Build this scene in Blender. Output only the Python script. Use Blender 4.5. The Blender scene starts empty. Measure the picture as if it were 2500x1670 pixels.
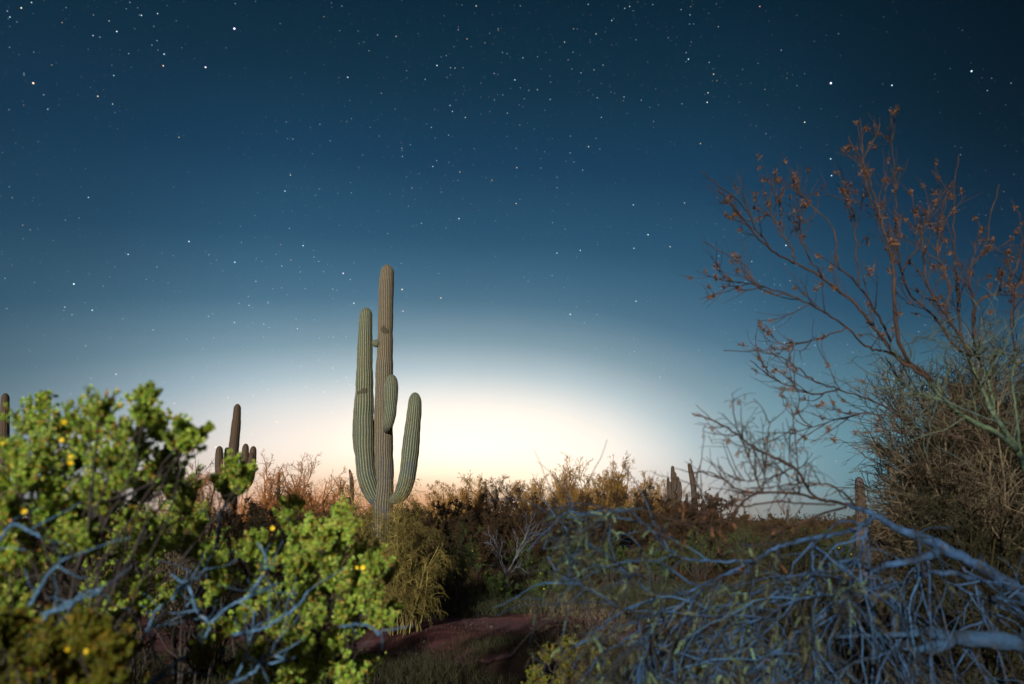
import bpy, math, random
import numpy as np
from mathutils import Vector
R = math.radians
random.seed(7)
rng = np.random.default_rng(7)
scene = bpy.context.scene
col = scene.collection

# ------------------------------------------------------------------ camera
F = 1667.0                      # focal length in pixels of a 2500 px wide frame (24 mm on 36 mm)
PITCH = R(14.5)
CAM = np.array([0.0, 0.0, 1.5])
cam = bpy.data.cameras.new('camera'); camo = bpy.data.objects.new('camera', cam)
col.objects.link(camo)
cam.lens = 24; cam.sensor_width = 36; cam.clip_start = 0.05; cam.clip_end = 6000
camo.location = CAM; camo.rotation_euler = (R(90) + PITCH, 0, 0)
cam.dof.use_dof = True; cam.dof.focus_distance = 15; cam.dof.aperture_fstop = 1.75
scene.camera = camo
EXPO = 1.0
scene.view_settings.view_transform = 'Standard'; scene.view_settings.look = 'None'
scene.view_settings.exposure = EXPO; scene.view_settings.gamma = 1
CP, SP = math.cos(PITCH), math.sin(PITCH)

def ray(px, py):
    u = (px - 1250.0) / F; v = (835.0 - py) / F
    return np.array([u, CP - v * SP, SP + v * CP])
def at(px, py, depth):          # world point seen at (px,py), at ground distance y = depth
    r = ray(px, py)
    return CAM + r * (depth / r[1])
def scale(p):                   # metres per photo pixel at p
    return float(np.dot(np.asarray(p) - CAM, [0, CP, SP])) / F

def lin(c):
    return tuple(((x / 255.0) / 12.92 if x / 255.0 <= 0.04045 else ((x / 255.0 + 0.055) / 1.055) ** 2.4) for x in c)

# ------------------------------------------------------------------ sky
W = bpy.data.worlds.new('World'); scene.world = W; W.use_nodes = True
nt = W.node_tree; nt.nodes.clear()
class NB:
    def __init__(s, nt): s.nt = nt
    def n(s, t, **k):
        x = s.nt.nodes.new(t)
        for a, b in k.items(): setattr(x, a, b)
        return x
    def l(s, a, b): s.nt.links.new(a, b)
    def put(s, inp, v):
        if hasattr(v, 'bl_idname') or isinstance(v, bpy.types.NodeSocket): s.l(v, inp)
        else: inp.default_value = v
    def m(s, op, a, b=None, c=None, clamp=False):
        x = s.n('ShaderNodeMath', operation=op, use_clamp=clamp)
        s.put(x.inputs[0], a)
        if b is not None: s.put(x.inputs[1], b)
        if c is not None: s.put(x.inputs[2], c)
        return x.outputs[0]
    def mr(s, v, a, b, c=0.0, d=1.0, smooth=True):
        x = s.n('ShaderNodeMapRange', interpolation_type='SMOOTHSTEP' if smooth else 'LINEAR')
        s.put(x.inputs[0], v)
        for i, k in enumerate((a, b, c, d)): x.inputs[i + 1].default_value = k
        return x.outputs[0]
    def vm(s, op, a, b=None, sc=None):
        x = s.n('ShaderNodeVectorMath', operation=op)
        s.put(x.inputs[0], a)
        if b is not None: s.put(x.inputs[1], b)
        if sc is not None: s.put(x.inputs['Scale'], sc)
        return x
    def ramp(s, v, stops, interp='EASE'):
        x = s.n('ShaderNodeValToRGB'); x.color_ramp.interpolation = interp
        e = x.color_ramp.elements
        while len(e) > 1: e.remove(e[0])
        e[0].position = stops[0][0]; e[0].color = (*stops[0][1], 1)
        for p, c in stops[1:]:
            q = e.new(p); q.color = (*c, 1)
        s.put(x.inputs[0], v)
        return x.outputs[0]
    def mix(s, f, a, b, mode='MIX'):
        x = s.n('ShaderNodeMix', data_type='RGBA', blend_type=mode)
        s.put(x.inputs[0], f)
        for i, v in ((6, a), (7, b)):
            if isinstance(v, (tuple, list)): x.inputs[i].default_value = (*v[:3], 1)
            else: s.l(v, x.inputs[i])
        return x.outputs[2]
    def noise(s, sc, det=3, vec=None, rough=.55):
        x = s.n('ShaderNodeTexNoise'); x.inputs['Scale'].default_value = sc
        x.inputs['Detail'].default_value = det; x.inputs['Roughness'].default_value = rough
        if vec is not None: s.l(vec, x.inputs['Vector'])
        return x.outputs['Fac']

b = NB(nt)
tc = b.n('ShaderNodeTexCoord')
dirv = b.vm('NORMALIZE', tc.outputs['Generated']).outputs[0]
sep = b.n('ShaderNodeSeparateXYZ'); b.l(dirv, sep.inputs[0])
X, Y, Z = sep.outputs
az = b.m('MULTIPLY', b.m('ARCTAN2', X, Y), 180 / math.pi)
el = b.m('MULTIPLY', b.m('ARCSINE', Z), 180 / math.pi)
daz = b.m('ADD', az, 3.0)
rt = b.m('DIVIDE', b.m('MAXIMUM', daz, 0.0), 20.5)
lf = b.m('DIVIDE', b.m('MINIMUM', daz, 0.0), 37.0)
hz = b.m('ADD', rt, lf)
vt = b.m('DIVIDE', b.m('SUBTRACT', b.m('MAXIMUM', el, -2.0), 1.5), 11.0)
rr = b.m('SQRT', b.m('ADD', b.m('MULTIPLY', hz, hz), b.m('MULTIPLY', vt, vt)))
K = 1 / 2 ** EXPO
RS = 5.0
stops = [(0, (252, 236, 212)), (.35, (245, 229, 214)), (.6, (229, 221, 217)), (.78, (202, 209, 214)), (.96, (156, 183, 198)), (1.18, (112, 149, 168)), (1.5, (70, 114, 140)),
         (1.95, (42, 86, 115)), (2.5, (24, 64, 93)), (3.05, (15, 50, 71)), (3.6, (8, 39, 57)), (5, (4, 26, 42))]
sky = b.ramp(b.m('DIVIDE', rr, RS), [(p / RS, lin(c)) for p, c in stops], 'LINEAR')
# the sky darkens to the right, towards the night side, and is teal there near the horizon
dark = b.m('MULTIPLY', b.mr(az, 16, 46, 0, .72), b.mr(el, 8, 30, 0.25, 1))
sky = b.mix(dark, sky, lin((0, 12, 24)))
teal = b.m('MULTIPLY', b.mr(az, 12, 22), b.mr(el, 16, 3))
teal = b.m('MULTIPLY', teal, b.mr(az, 46, 30))
sky = b.mix(b.m('MULTIPLY', teal, .6), sky, lin((112, 166, 180)))
# left edge a little darker
ldark = b.mr(az, -18, -44, 0, .5)
sky = b.mix(ldark, sky, lin((10, 40, 62)))
# the hot core and the peach band at the horizon
cx = b.m('DIVIDE', b.m('SUBTRACT', az, -2.0), 15.5); cy = b.m('DIVIDE', b.m('SUBTRACT', el, 3.5), 6.8)
core = b.m('EXPONENT', b.m('MULTIPLY', b.m('ADD', b.m('MULTIPLY', cx, cx), b.m('MULTIPLY', cy, cy)), -1.0))
sky = b.mix(b.m('MULTIPLY', core, 1.0), sky, (.62, .52, .36), 'ADD')
wx = b.m('DIVIDE', b.m('ADD', az, 7.0), 17.0); wy = b.m('DIVIDE', b.m('SUBTRACT', el, 4.0), 8.0)
wide = b.m('EXPONENT', b.m('MULTIPLY', b.m('ADD', b.m('MULTIPLY', wx, wx), b.m('MULTIPLY', wy, wy)), -1.0))
sky = b.mix(wide, sky, (.20, .175, .14), 'ADD')
peach = b.m('MULTIPLY', b.mr(el, 6, .5), b.m('MULTIPLY', b.mr(az, -34, -12), b.mr(az, 10, -4)))
sky = b.mix(b.m('MULTIPLY', peach, .75), sky, lin((255, 196, 142)))
pk2 = b.m('MULTIPLY', b.mr(el, 6, 0), b.m('MULTIPLY', b.mr(az, 4, 12), b.mr(az, 27, 15)))
sky = b.mix(b.m('MULTIPLY', pk2, .6), sky, lin((214, 196, 188)))
orng = b.m('MULTIPLY', b.mr(el, 3.6, 0), b.m('MULTIPLY', b.mr(az, -30, -16), b.mr(az, 2, -8)))
sky = b.mix(b.m('MULTIPLY', orng, .8), sky, lin((255, 158, 96)))
# faint unevenness of the air
nz = b.noise(2.2, 4, dirv)
sky = b.mix(1.0, sky, b.ramp(nz, [(0, (.9, .9, .9)), (1, (1.08, 1.08, 1.08))]), 'MULTIPLY')
# stars: small ones from a cell pattern on the sphere, bright ones at measured bearings
def star_layer(scl, rad, gain, cut):
    v = b.n('ShaderNodeTexVoronoi'); v.inputs['Scale'].default_value = scl; b.l(dirv, v.inputs['Vector'])
    sp = b.n('ShaderNodeSeparateColor'); b.l(v.outputs['Color'], sp.inputs[0])
    d = b.m('SUBTRACT', 1.0, b.m('DIVIDE', v.outputs['Distance'], rad * scl), clamp=True)
    mag = b.m('POWER', sp.outputs[0], 5.0)
    keep = b.m('GREATER_THAN', sp.outputs[1], cut)
    br = b.m('MULTIPLY', b.m('MULTIPLY', b.m('POWER', d, .8), b.m('ADD', b.m('MULTIPLY', mag, gain), gain * .07)), b.m('MULTIPLY', keep, b.mr(b.noise(3.0, 3, dirv), .38, .66, .15, 1.3)))
    tint = b.ramp(sp.outputs[2], [(0, (.55, .8, 1)), (.6, (.85, .95, 1)), (.88, (1, .95, .85)), (.97, (1, .6, .35))])
    return b.vm('SCALE', tint, sc=br).outputs[0]
st = star_layer(170, .0009, 1.0, .2)
acc = b.vm('ADD', st, star_layer(60, .0011, 1.4, .75)).outputs[0]
S2 = 2500 / 2347.0
BR = [(1074,131,0,3,(.8,.7,1)),(752,248,0,1.5,(.5,.7,1)),(748,301,0,1.6,(1,.5,.3)),(942,308,0,2,(1,.9,1)),(152,381,0,2.4,(1,.6,.4)),(448,441,0,1.2,(1,.8,.5)),
 (97,36,0,1.4,(1,.9,.6)),(144,11,0,1,(.6,.9,1)),(45,78,0,1,(.6,.9,1)),(535,144,0,1.3,(.9,1,1)),(516,477,0,.9,(1,.8,.5)),(820,629,0,1.1,(1,.7,.3)),
 (521,346,0,.9,(.6,1,1)),(866,1107,0,1.6,(.7,.8,1)),(338,1302,0,1.8,(.9,1,1)),(587,1166,0,1.2,(.8,1,1)),(405,905,0,1.1,(.8,1,1)),(422,1422,0,1.3,(.8,1,1)),
 (1331,803,0,1.2,(1,.8,.5)),(1306,876,0,1.3,(.8,1,1)),(1389,1126,0,1.6,(.6,.7,1)),(1076,1202,0,1.5,(.8,1,1)),(1573,1253,0,2,(1,.6,1)),(1843,1327,0,1.9,(1,.7,.6)),
 (2021,1366,0,1.8,(1,.6,.2)),(1847,1427,0,1.4,(1,.8,.6)),(1363,1507,0,1.3,(1,.6,.3)),(1622,1390,0,1.5,(.9,1,1)),(2104,1002,0,1.4,(.9,1,1)),(2003,300,0,1.3,(.9,1,1)),
 (1594,354,0,1.2,(.8,1,1)),(2141,178,0,1,(1,.4,.2)),(1984,763,0,1.1,(.9,1,1)),(2108,788,0,1.1,(1,.7,.4)),(2255,826,0,1.1,(1,.6,.3)),(648,70,0,1.1,(.8,1,1)),(722,62,0,1,(.8,1,1)),
 (1462,381,1,2.8,(.8,.8,1)),(1742,391,1,1.5,(.7,1,1)),(2107,326,1,1.9,(.7,1,1)),(1136,29,1,1.1,(1,.4,.3)),(924,340,1,1.2,(1,.7,.5)),(809,271,1,1.3,(.8,1,1)),(1342,560,1,1.3,(1,.9,.6)),
 (1461,728,1,1.3,(.8,1,1)),(895,469,1,1.3,(.9,1,1)),(899,425,1,1.1,(1,.9,.7)),(1465,805,1,1.3,(.8,1,1)),(624,1076,1,1.7,(.8,1,1)),(313,1148,1,1.4,(.8,1,1)),(559,1138,1,1.3,(.8,1,1)),
 (267,1441,1,1.7,(.8,1,1)),(206,1160,1,1.2,(.8,1,1)),(568,1381,1,1.5,(.8,1,1)),(22,769,1,1.4,(1,.6,.3)),(19,933,1,1.4,(1,.7,.4)),(351,672,1,1.3,(.9,1,1)),(864,658,1,1.2,(1,.7,.3)),
 (725,1131,1,1.2,(1,1,.8)),(556,939,1,1.2,(1,1,1)),(791,930,1,1.1,(1,.8,.6)),(1256,1125,1,1.5,(.7,1,1)),(13,366,1,1.4,(.5,.9,1))]
for sx, sy, side, br, cc in BR:
    px = sx / 2347 * 1250 + side * 1250; py = sy / 1568 * 835
    d = ray(px, py); d = d / np.linalg.norm(d)
    dist = b.vm('DISTANCE', dirv, tuple(float(q) for q in d)).outputs['Value']
    rad = .0006 + .0003 * br
    f = b.m('MULTIPLY_ADD', dist, -br * 1.3 / rad, br * 1.3)
    f = b.m('MAXIMUM', f, 0.0)
    acc = b.vm('MULTIPLY_ADD', (float(cc[0]), float(cc[1]), float(cc[2])), b.n('ShaderNodeCombineXYZ').outputs[0]).outputs[0] if False else b.vm('ADD', acc, b.vm('SCALE', tuple(map(float, cc)), sc=f).outputs[0]).outputs[0]
above = b.mr(el, -.5, .5)
total = b.vm('ADD', sky, b.vm('SCALE', acc, sc=b.m('MULTIPLY', above, b.mr(core, .9, .1, .4, 1))).outputs[0]).outputs[0]
bg = b.n('ShaderNodeBackground'); b.l(total, bg.inputs[0]); bg.inputs[1].default_value = K
ow = b.n('ShaderNodeOutputWorld'); b.l(bg.outputs[0], ow.inputs[0])

# ------------------------------------------------------------------ the one sun lamp (low, behind the camera)
SUN_AZ, SUN_EL = R(-15), R(12)      # it stands behind the camera, to the left
sl = bpy.data.lights.new('sun', 'SUN'); so = bpy.data.objects.new('sun', sl); col.objects.link(so)
sl.energy = 4.2; sl.angle = R(1.2); sl.color = (1.0, .90, .68)
sd = Vector((math.sin(SUN_AZ) * math.cos(SUN_EL), -math.cos(SUN_AZ) * math.cos(SUN_EL), math.sin(SUN_EL)))  # towards the sun
so.rotation_euler = sd.to_track_quat('Z', 'Y').to_euler()
so.location = (0, -20, 20)

# ------------------------------------------------------------------ materials
def mat(name, base, rough=.8, var=None, scale=30., trans=0., attr=None, bump=0., bscale=60., spec=.3, tcol=None):
    """base colour varied between the entries of var by noise; attr: leaf-to-leaf variation attribute"""
    m = bpy.data.materials.new(name); m.use_nodes = True
    n = NB(m.node_tree); m.node_tree.nodes.clear()
    out = n.n('ShaderNodeOutputMaterial'); p = n.n('ShaderNodeBsdfPrincipled')
    p.inputs['Roughness'].default_value = rough; p.inputs['Specular IOR Level'].default_value = spec
    tc = n.n('ShaderNodeTexCoord')
    cols = var or [base]
    if attr:
        a = n.n('ShaderNodeAttribute', attribute_name=attr); f = a.outputs['Fac']
        c = n.ramp(f, [(i / max(1, len(cols) - 1), q) for i, q in enumerate(cols)], 'LINEAR')
        nzz = n.noise(scale, 2, tc.outputs['Object'])
        c = n.mix(1, c, n.ramp(nzz, [(.25, (.7, .7, .7)), (.75, (1.25, 1.25, 1.25))]), 'MULTIPLY')
    else:
        f = n.noise(scale, 5, tc.outputs['Object'])
        c = n.ramp(f, [(.25 + .5 * i / max(1, len(cols) - 1), q) for i, q in enumerate(cols)], 'LINEAR')
    n.l(c, p.inputs['Base Color'])
    if bump:
        bn = n.n('ShaderNodeBump'); bn.inputs['Strength'].default_value = bump; bn.inputs['Distance'].default_value = .01
        n.l(n.noise(bscale, 6, tc.outputs['Object']), bn.inputs['Height']); n.l(bn.outputs[0], p.inputs['Normal'])
    if trans:
        t = n.n('ShaderNodeBsdfTranslucent'); ms = n.n('ShaderNodeMixShader'); ms.inputs[0].default_value = trans
        n.l(n.mix(1, c, tcol or (1.6, 1.3, .7), 'MULTIPLY'), t.inputs[0])
        n.l(p.outputs[0], ms.inputs[1]); n.l(t.outputs[0], ms.inputs[2]); n.l(ms.outputs[0], out.inputs[0])
    else: n.l(p.outputs[0], out.inputs[0])
    return m

M = {}
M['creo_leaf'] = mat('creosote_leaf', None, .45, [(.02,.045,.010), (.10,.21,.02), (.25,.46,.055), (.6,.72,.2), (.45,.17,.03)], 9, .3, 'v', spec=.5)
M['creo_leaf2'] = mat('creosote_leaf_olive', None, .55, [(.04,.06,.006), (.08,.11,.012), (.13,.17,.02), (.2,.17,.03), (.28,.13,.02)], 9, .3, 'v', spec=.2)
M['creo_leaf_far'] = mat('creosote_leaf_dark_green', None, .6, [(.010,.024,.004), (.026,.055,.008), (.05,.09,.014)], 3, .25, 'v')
M['flower'] = mat('yellow_petal', None, .6, [(.7,.5,.02), (.85,.66,.03)], 60, .3)
M['blue_bark'] = mat('blue_lit_bark', None, .75, [(.012,.022,.04), (.022,.06,.13), (.05,.12,.25), (.13,.12,.13)], 26, bump=.6, bscale=90)  # grey bark with the blue night light put into its colour
M['blue_wood'] = mat('blue_lit_dead_wood', None, .8, [(.002,.003,.007), (.006,.017,.045), (.015,.052,.145), (.045,.034,.034)], 10, bump=.7, bscale=70)  # blue light tint and the dimness at right put into the wood colour
M['twig_mix'] = mat('blue_lit_and_brown_twig', None, .8, [(.010,.007,.006), (.005,.006,.009), (.004,.012,.030), (.008,.032,.09), (.024,.075,.18)], 12, 0, 'v')  # bluer twigs carry the same blue light in their colour
M['log_wood'] = mat('dimmed_blue_lit_log', None, .9, [(.002,.003,.005), (.005,.014,.036), (.011,.038,.10), (.02,.018,.02)], 8, bump=1., bscale=35)  # darker copy of the blue wood; dim light at lower right put into it
M['pale_twig'] = mat('pale_tan_green_twig', None, .8, [(.012,.010,.008), (.035,.035,.024), (.05,.065,.045), (.03,.06,.085)], 12, 0, 'v')
M['brown_twig'] = mat('red_brown_twig', None, .8, [(.009,.006,.006), (.022,.012,.011), (.055,.026,.019)], 10)
M['green_bark'] = mat('pale_green_bark', None, .6, [(.005,.008,.012), (.012,.024,.022), (.04,.065,.04), (.010,.024,.05)], 13, bump=.5)
M['dry_leaf'] = mat('dry_brown_leaf', None, .8, [(.06,.027,.014), (.12,.052,.025), (.15,.09,.055)], 20, .3, 'v', tcol=(1.3,1,.7))
M['mesq_leaf'] = mat('grey_green_leaflet', None, .6, [(.012,.010,.007), (.03,.024,.017), (.055,.055,.036), (.09,.14,.09), (.20,.36,.24)], 20, .25, 'v', tcol=(1.1,1.1,.8))
M['broom'] = mat('olive_broom_twig', None, .8, [(.03,.025,.008), (.085,.068,.017), (.19,.16,.05)], 6, 0, 'v')
M['broom_green'] = mat('green_broom_twig', None, .8, [(.0025,.0025,.001), (.006,.006,.002), (.018,.017,.005)], 6, 0, 'v')
M['broom_brown'] = mat('brown_fine_twig', None, .8, [(.02,.016,.011), (.05,.038,.026), (.11,.09,.07)], 6, 0, 'v')
M['rust_twig'] = mat('rust_glow_far_twig', None, .8, [(.11,.042,.011), (.22,.085,.024), (.34,.15,.05)], 2, .25, 'v', tcol=(1.6,1,.6))  # orange of the horizon glow put into the twig colour
M['gold_twig'] = mat('gold_glow_far_twig', None, .8, [(.05,.03,.008), (.09,.058,.015), (.14,.10,.03)], 2, .3, 'v', tcol=(1.6,1.1,.6))  # golden horizon glow put into this twig colour
M['far_leaf'] = mat('far_gold_glow_foliage', None, .8, [(.15,.085,.02), (.28,.17,.05), (.4,.27,.09)], 2, .55, 'v', tcol=(2,1.6,1))  # foliage colour gilded to imitate the glow behind it
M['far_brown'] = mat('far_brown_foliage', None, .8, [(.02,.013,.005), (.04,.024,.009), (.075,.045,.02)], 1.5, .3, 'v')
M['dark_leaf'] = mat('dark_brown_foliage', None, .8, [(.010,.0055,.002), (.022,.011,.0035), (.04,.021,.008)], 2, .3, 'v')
M['dark_bark'] = mat('dark_brown_bark', None, .85, [(.008,.007,.008), (.02,.016,.018), (.03,.032,.05)], 20)
M['stone'] = mat('grey_stone', None, .9, [(.025,.02,.022), (.05,.04,.042)], 20)
M['dead_grey'] = mat('weathered_grey_wood', None, .8, [(.018,.02,.03), (.04,.045,.07), (.08,.08,.11)], 12, bump=.4)
M['weed'] = mat('grey_green_weed', None, .8, [(.009,.012,.007), (.018,.025,.012), (.045,.05,.03)], 4, .25, 'v')
M['straw'] = mat('straw_seed_head', None, .7, [(.06,.04,.03), (.11,.08,.06), (.2,.15,.12)], 20, .2, 'v', tcol=(1,1,1))
M['grass'] = mat('short_dark_grass', None, .8, [(.006,.009,.004), (.014,.018,.007), (.03,.026,.014)], 4, .25, 'v')

# saguaro skin: green pleats, paler spiny crests (crest value comes from the mesh)
def sag_mat(name, valley, crest, blotch=(.05,.06,.12), warm=.5):
    m = bpy.data.materials.new(name); m.use_nodes = True
    n = NB(m.node_tree); m.node_tree.nodes.clear()
    out = n.n('ShaderNodeOutputMaterial'); p = n.n('ShaderNodeBsdfPrincipled'); p.inputs['Roughness'].default_value = .75
    p.inputs['Specular IOR Level'].default_value = .2
    tc = n.n('ShaderNodeTexCoord')
    a = n.n('ShaderNodeAttribute', attribute_name='v')
    mp = n.n('ShaderNodeMapping'); n.l(tc.outputs['Object'], mp.inputs[0]); mp.inputs['Scale'].default_value = (1, 1, .35)
    big = n.noise(1.6, 4, mp.outputs[0])
    mp2 = n.n('ShaderNodeMapping'); n.l(tc.outputs['Object'], mp2.inputs[0]); mp2.inputs['Scale'].default_value = (.25, .25, 3)
    band = n.noise(1.3, 3, mp2.outputs[0])
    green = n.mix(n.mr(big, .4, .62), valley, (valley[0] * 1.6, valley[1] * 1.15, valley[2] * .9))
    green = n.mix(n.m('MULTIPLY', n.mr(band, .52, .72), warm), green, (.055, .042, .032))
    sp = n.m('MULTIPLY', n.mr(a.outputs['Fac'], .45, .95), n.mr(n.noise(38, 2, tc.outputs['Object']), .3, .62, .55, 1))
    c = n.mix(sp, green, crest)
    geo = n.n('ShaderNodeSeparateXYZ'); n.l(tc.outputs['Object'], geo.inputs[0])
    scar = n.m('MULTIPLY', n.mr(n.noise(5.5, 6, mp.outputs[0], .75), .5, .62), n.mr(geo.outputs[2], 5.0, 1.0))
    hole = n.mr(n.noise(2.4, 2, tc.outputs['Object'], .4), .70, .74)
    topd = n.mr(n.noise(.5, 1, tc.outputs['Object']), .5, .6)
    c = n.mix(n.m('MULTIPLY', hole, .8), c, (.02, .014, .012))
    c = n.mix(n.m('MULTIPLY', n.mr(n.noise(60, 3, mp.outputs[0], .7), .45, .7), .45), c, (.03, .03, .025))
    c = n.mix(n.m('MULTIPLY', scar, .8), c, blotch)
    n.l(c, p.inputs['Base Color'])
    n.l(p.outputs[0], out.inputs[0])
    return m
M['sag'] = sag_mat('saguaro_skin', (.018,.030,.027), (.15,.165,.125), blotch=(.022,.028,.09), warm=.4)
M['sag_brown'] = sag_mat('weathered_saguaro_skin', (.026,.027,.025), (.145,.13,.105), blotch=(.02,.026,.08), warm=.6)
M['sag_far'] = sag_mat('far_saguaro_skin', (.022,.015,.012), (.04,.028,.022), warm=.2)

# ground
def ground_mat(name, cols, sc, tint=None):
    m = bpy.data.materials.new(name); m.use_nodes = True
    n = NB(m.node_tree); m.node_tree.nodes.clear()
    out = n.n('ShaderNodeOutputMaterial'); p = n.n('ShaderNodeBsdfPrincipled'); p.inputs['Roughness'].default_value = .95
    p.inputs['Specular IOR Level'].default_value = .1
    tc = n.n('ShaderNodeTexCoord'); o = tc.outputs['Object']
    a = n.noise(sc, 8, o, .65); c = n.ramp(a, [(.3, cols[0]), (.5, cols[1]), (.7, cols[2])], 'LINEAR')
    c = n.mix(n.mr(n.noise(.6, 3, o), .45, .65, 0, .6), c, cols[3])
    v = n.n('ShaderNodeTexVoronoi'); v.inputs['Scale'].default_value = 26; n.l(o, v.inputs['Vector'])
    peb = n.mr(v.outputs['Distance'], .30, .18)
    spc = n.n('ShaderNodeSeparateColor'); n.l(v.outputs['Color'], spc.inputs[0])
    peb = n.m('MULTIPLY', peb, n.m('GREATER_THAN', spc.outputs[0], .72))
    c = n.mix(n.m('MULTIPLY', peb, .7), c, n.ramp(spc.outputs[1], [(0, cols[0]), (1, (.10, .08, .085))]))
    n.l(c, p.inputs['Base Color'])
    h = n.m('ADD', n.m('MULTIPLY', n.noise(9, 8, o, .7), 1.0), n.m('MULTIPLY', peb, .15))
    bn = n.n('ShaderNodeBump'); bn.inputs['Strength'].default_value = .8; bn.inputs['Distance'].default_value = .05
    n.l(h, bn.inputs['Height']); n.l(bn.outputs[0], p.inputs['Normal']); n.l(p.outputs[0], out.inputs[0])
    return m
M['soil'] = ground_mat('desert_soil', [(.010,.005,.004), (.022,.011,.008), (.04,.022,.018), (.016,.010,.007)], 1.4)
M['path'] = ground_mat('red_dirt', [(.03,.010,.013), (.065,.022,.028), (.12,.045,.055), (.11,.065,.095)], 2.2)

# ------------------------------------------------------------------ helpers
def tag(o, label=None, cat=None, group=None, kind=None):
    if label: o['label'] = label
    if cat: o['category'] = cat
    if group: o['group'] = group
    if kind: o['kind'] = kind
    return o
def empty(name, loc, label=None, cat=None, group=None):
    o = bpy.data.objects.new(name, None); col.objects.link(o); o.location = tuple(map(float, loc)); o.empty_display_size = .2
    return tag(o, label, cat, group)
def norm(a):
    return a / np.maximum(np.linalg.norm(a, axis=-1, keepdims=True), 1e-9)

class Geo:
    def __init__(s): s.V = []; s.Q = []; s.A = []; s.n = 0
    def add(s, v, q, a):
        v = np.asarray(v, float).reshape(-1, 3); s.V.append(v); s.Q.append(np.asarray(q, int).reshape(-1, 4) + s.n)
        a = np.broadcast_to(np.asarray(a, float).reshape(-1), (len(v),)) if np.size(a) in (1, len(v)) else a
        s.A.append(np.array(a)); s.n += len(v)
    def tubes(s, P, r0, r1, sides=4, v=None):
        """P (M,K,3); radii from r0 to r1 along each"""
        P = np.asarray(P, float)
        if P.ndim == 2: P = P[None]
        Mn, Kn = P.shape[:2]
        r0 = np.broadcast_to(np.asarray(r0, float), (Mn,)); r1 = np.broadcast_to(np.asarray(r1, float), (Mn,))
        t = np.linspace(0, 1, Kn)
        rad = r0[:, None] * (1 - t) + r1[:, None] * t
        s.tubes_r(P, rad, sides, v)
    def tubes_r(s, P, rad, sides=4, v=None):
        Mn, Kn = P.shape[:2]
        T = np.empty_like(P); T[:, 1:-1] = P[:, 2:] - P[:, :-2]; T[:, 0] = P[:, 1] - P[:, 0]; T[:, -1] = P[:, -1] - P[:, -2]
        T = norm(T)
        ov = norm(P[:, -1] - P[:, 0])
        ref = np.where((np.abs(ov[:, 2]) < .7)[:, None], np.array([0, 0, 1.]), np.array([1., 0, 0]))
        ref = np.broadcast_to(ref[:, None], P.shape)
        U = norm(np.cross(T, ref)); B = np.cross(T, U)
        a = np.arange(sides) * 2 * math.pi / sides
        ring = U[:, :, None] * np.cos(a)[:, None] + B[:, :, None] * np.sin(a)[:, None]
        Vv = P[:, :, None] + ring * rad[:, :, None, None]
        k = np.arange(Kn - 1)[:, None] * sides; j = np.arange(sides)[None]; j2 = (j + 1) % sides
        q = np.stack([k + j, k + j2, k + sides + j2, k + sides + j], -1).reshape(-1, 4)
        q = (q[None] + (np.arange(Mn) * Kn * sides)[:, None, None]).reshape(-1, 4)
        if v is None: v = rng.random(Mn)
        vv = np.repeat(np.broadcast_to(v, (Mn,)), Kn * sides)
        s.add(Vv, q, vv)
    def leaves(s, C, D, L, Wd, v=None, cup=.15, N=None):
        """pointed leaf from C along D"""
        C = np.asarray(C); Mn = len(C)
        if Mn == 0: return
        D = norm(D); L = np.broadcast_to(L, (Mn,))[:, None]; Wd = np.broadcast_to(Wd, (Mn,))[:, None]
        if N is None: N = rng.normal(size=(Mn, 3))
        S = norm(np.cross(D, N)); U = np.cross(S, D)
        Vv = np.stack([C, C + D * L * .5 + S * Wd * .5 + U * L * cup, C + D * L, C + D * L * .5 - S * Wd * .5 + U * L * cup], 1)
        q = np.arange(Mn * 4).reshape(-1, 4)
        if v is None: v = rng.random(Mn)
        s.add(Vv, q, np.repeat(np.broadcast_to(v, (Mn,)), 4))
    def build(s, name, material, parent=None, smooth=False, origin=None):
        V = np.concatenate(s.V); Q = np.concatenate(s.Q); A = np.concatenate(s.A)
        org = np.zeros(3)
        if parent is not None: org = np.array(parent.matrix_basis.translation) if parent.parent is None else np.array(parent.parent.matrix_basis.translation)
        elif origin is not None: org = np.asarray(origin, float)
        V = V - org
        me = bpy.data.meshes.new(name)
        me.vertices.add(len(V)); me.vertices.foreach_set('co', V.astype(np.float32).ravel())
        me.loops.add(len(Q) * 4); me.loops.foreach_set('vertex_index', Q.astype(np.int32).ravel())
        me.polygons.add(len(Q)); me.polygons.foreach_set('loop_start', np.arange(0, len(Q) * 4, 4, dtype=np.int32))
        me.polygons.foreach_set('use_smooth', np.full(len(Q), smooth))
        at_ = me.attributes.new('v', 'FLOAT', 'POINT'); at_.data.foreach_set('value', A.astype(np.float32))
        me.update(calc_edges=True); me.validate()
        me.materials.append(material)
        o = bpy.data.objects.new(name, me); col.objects.link(o)
        if parent is not None: o.parent = parent
        elif origin is not None: o.location = tuple(map(float, org))
        return o

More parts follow.
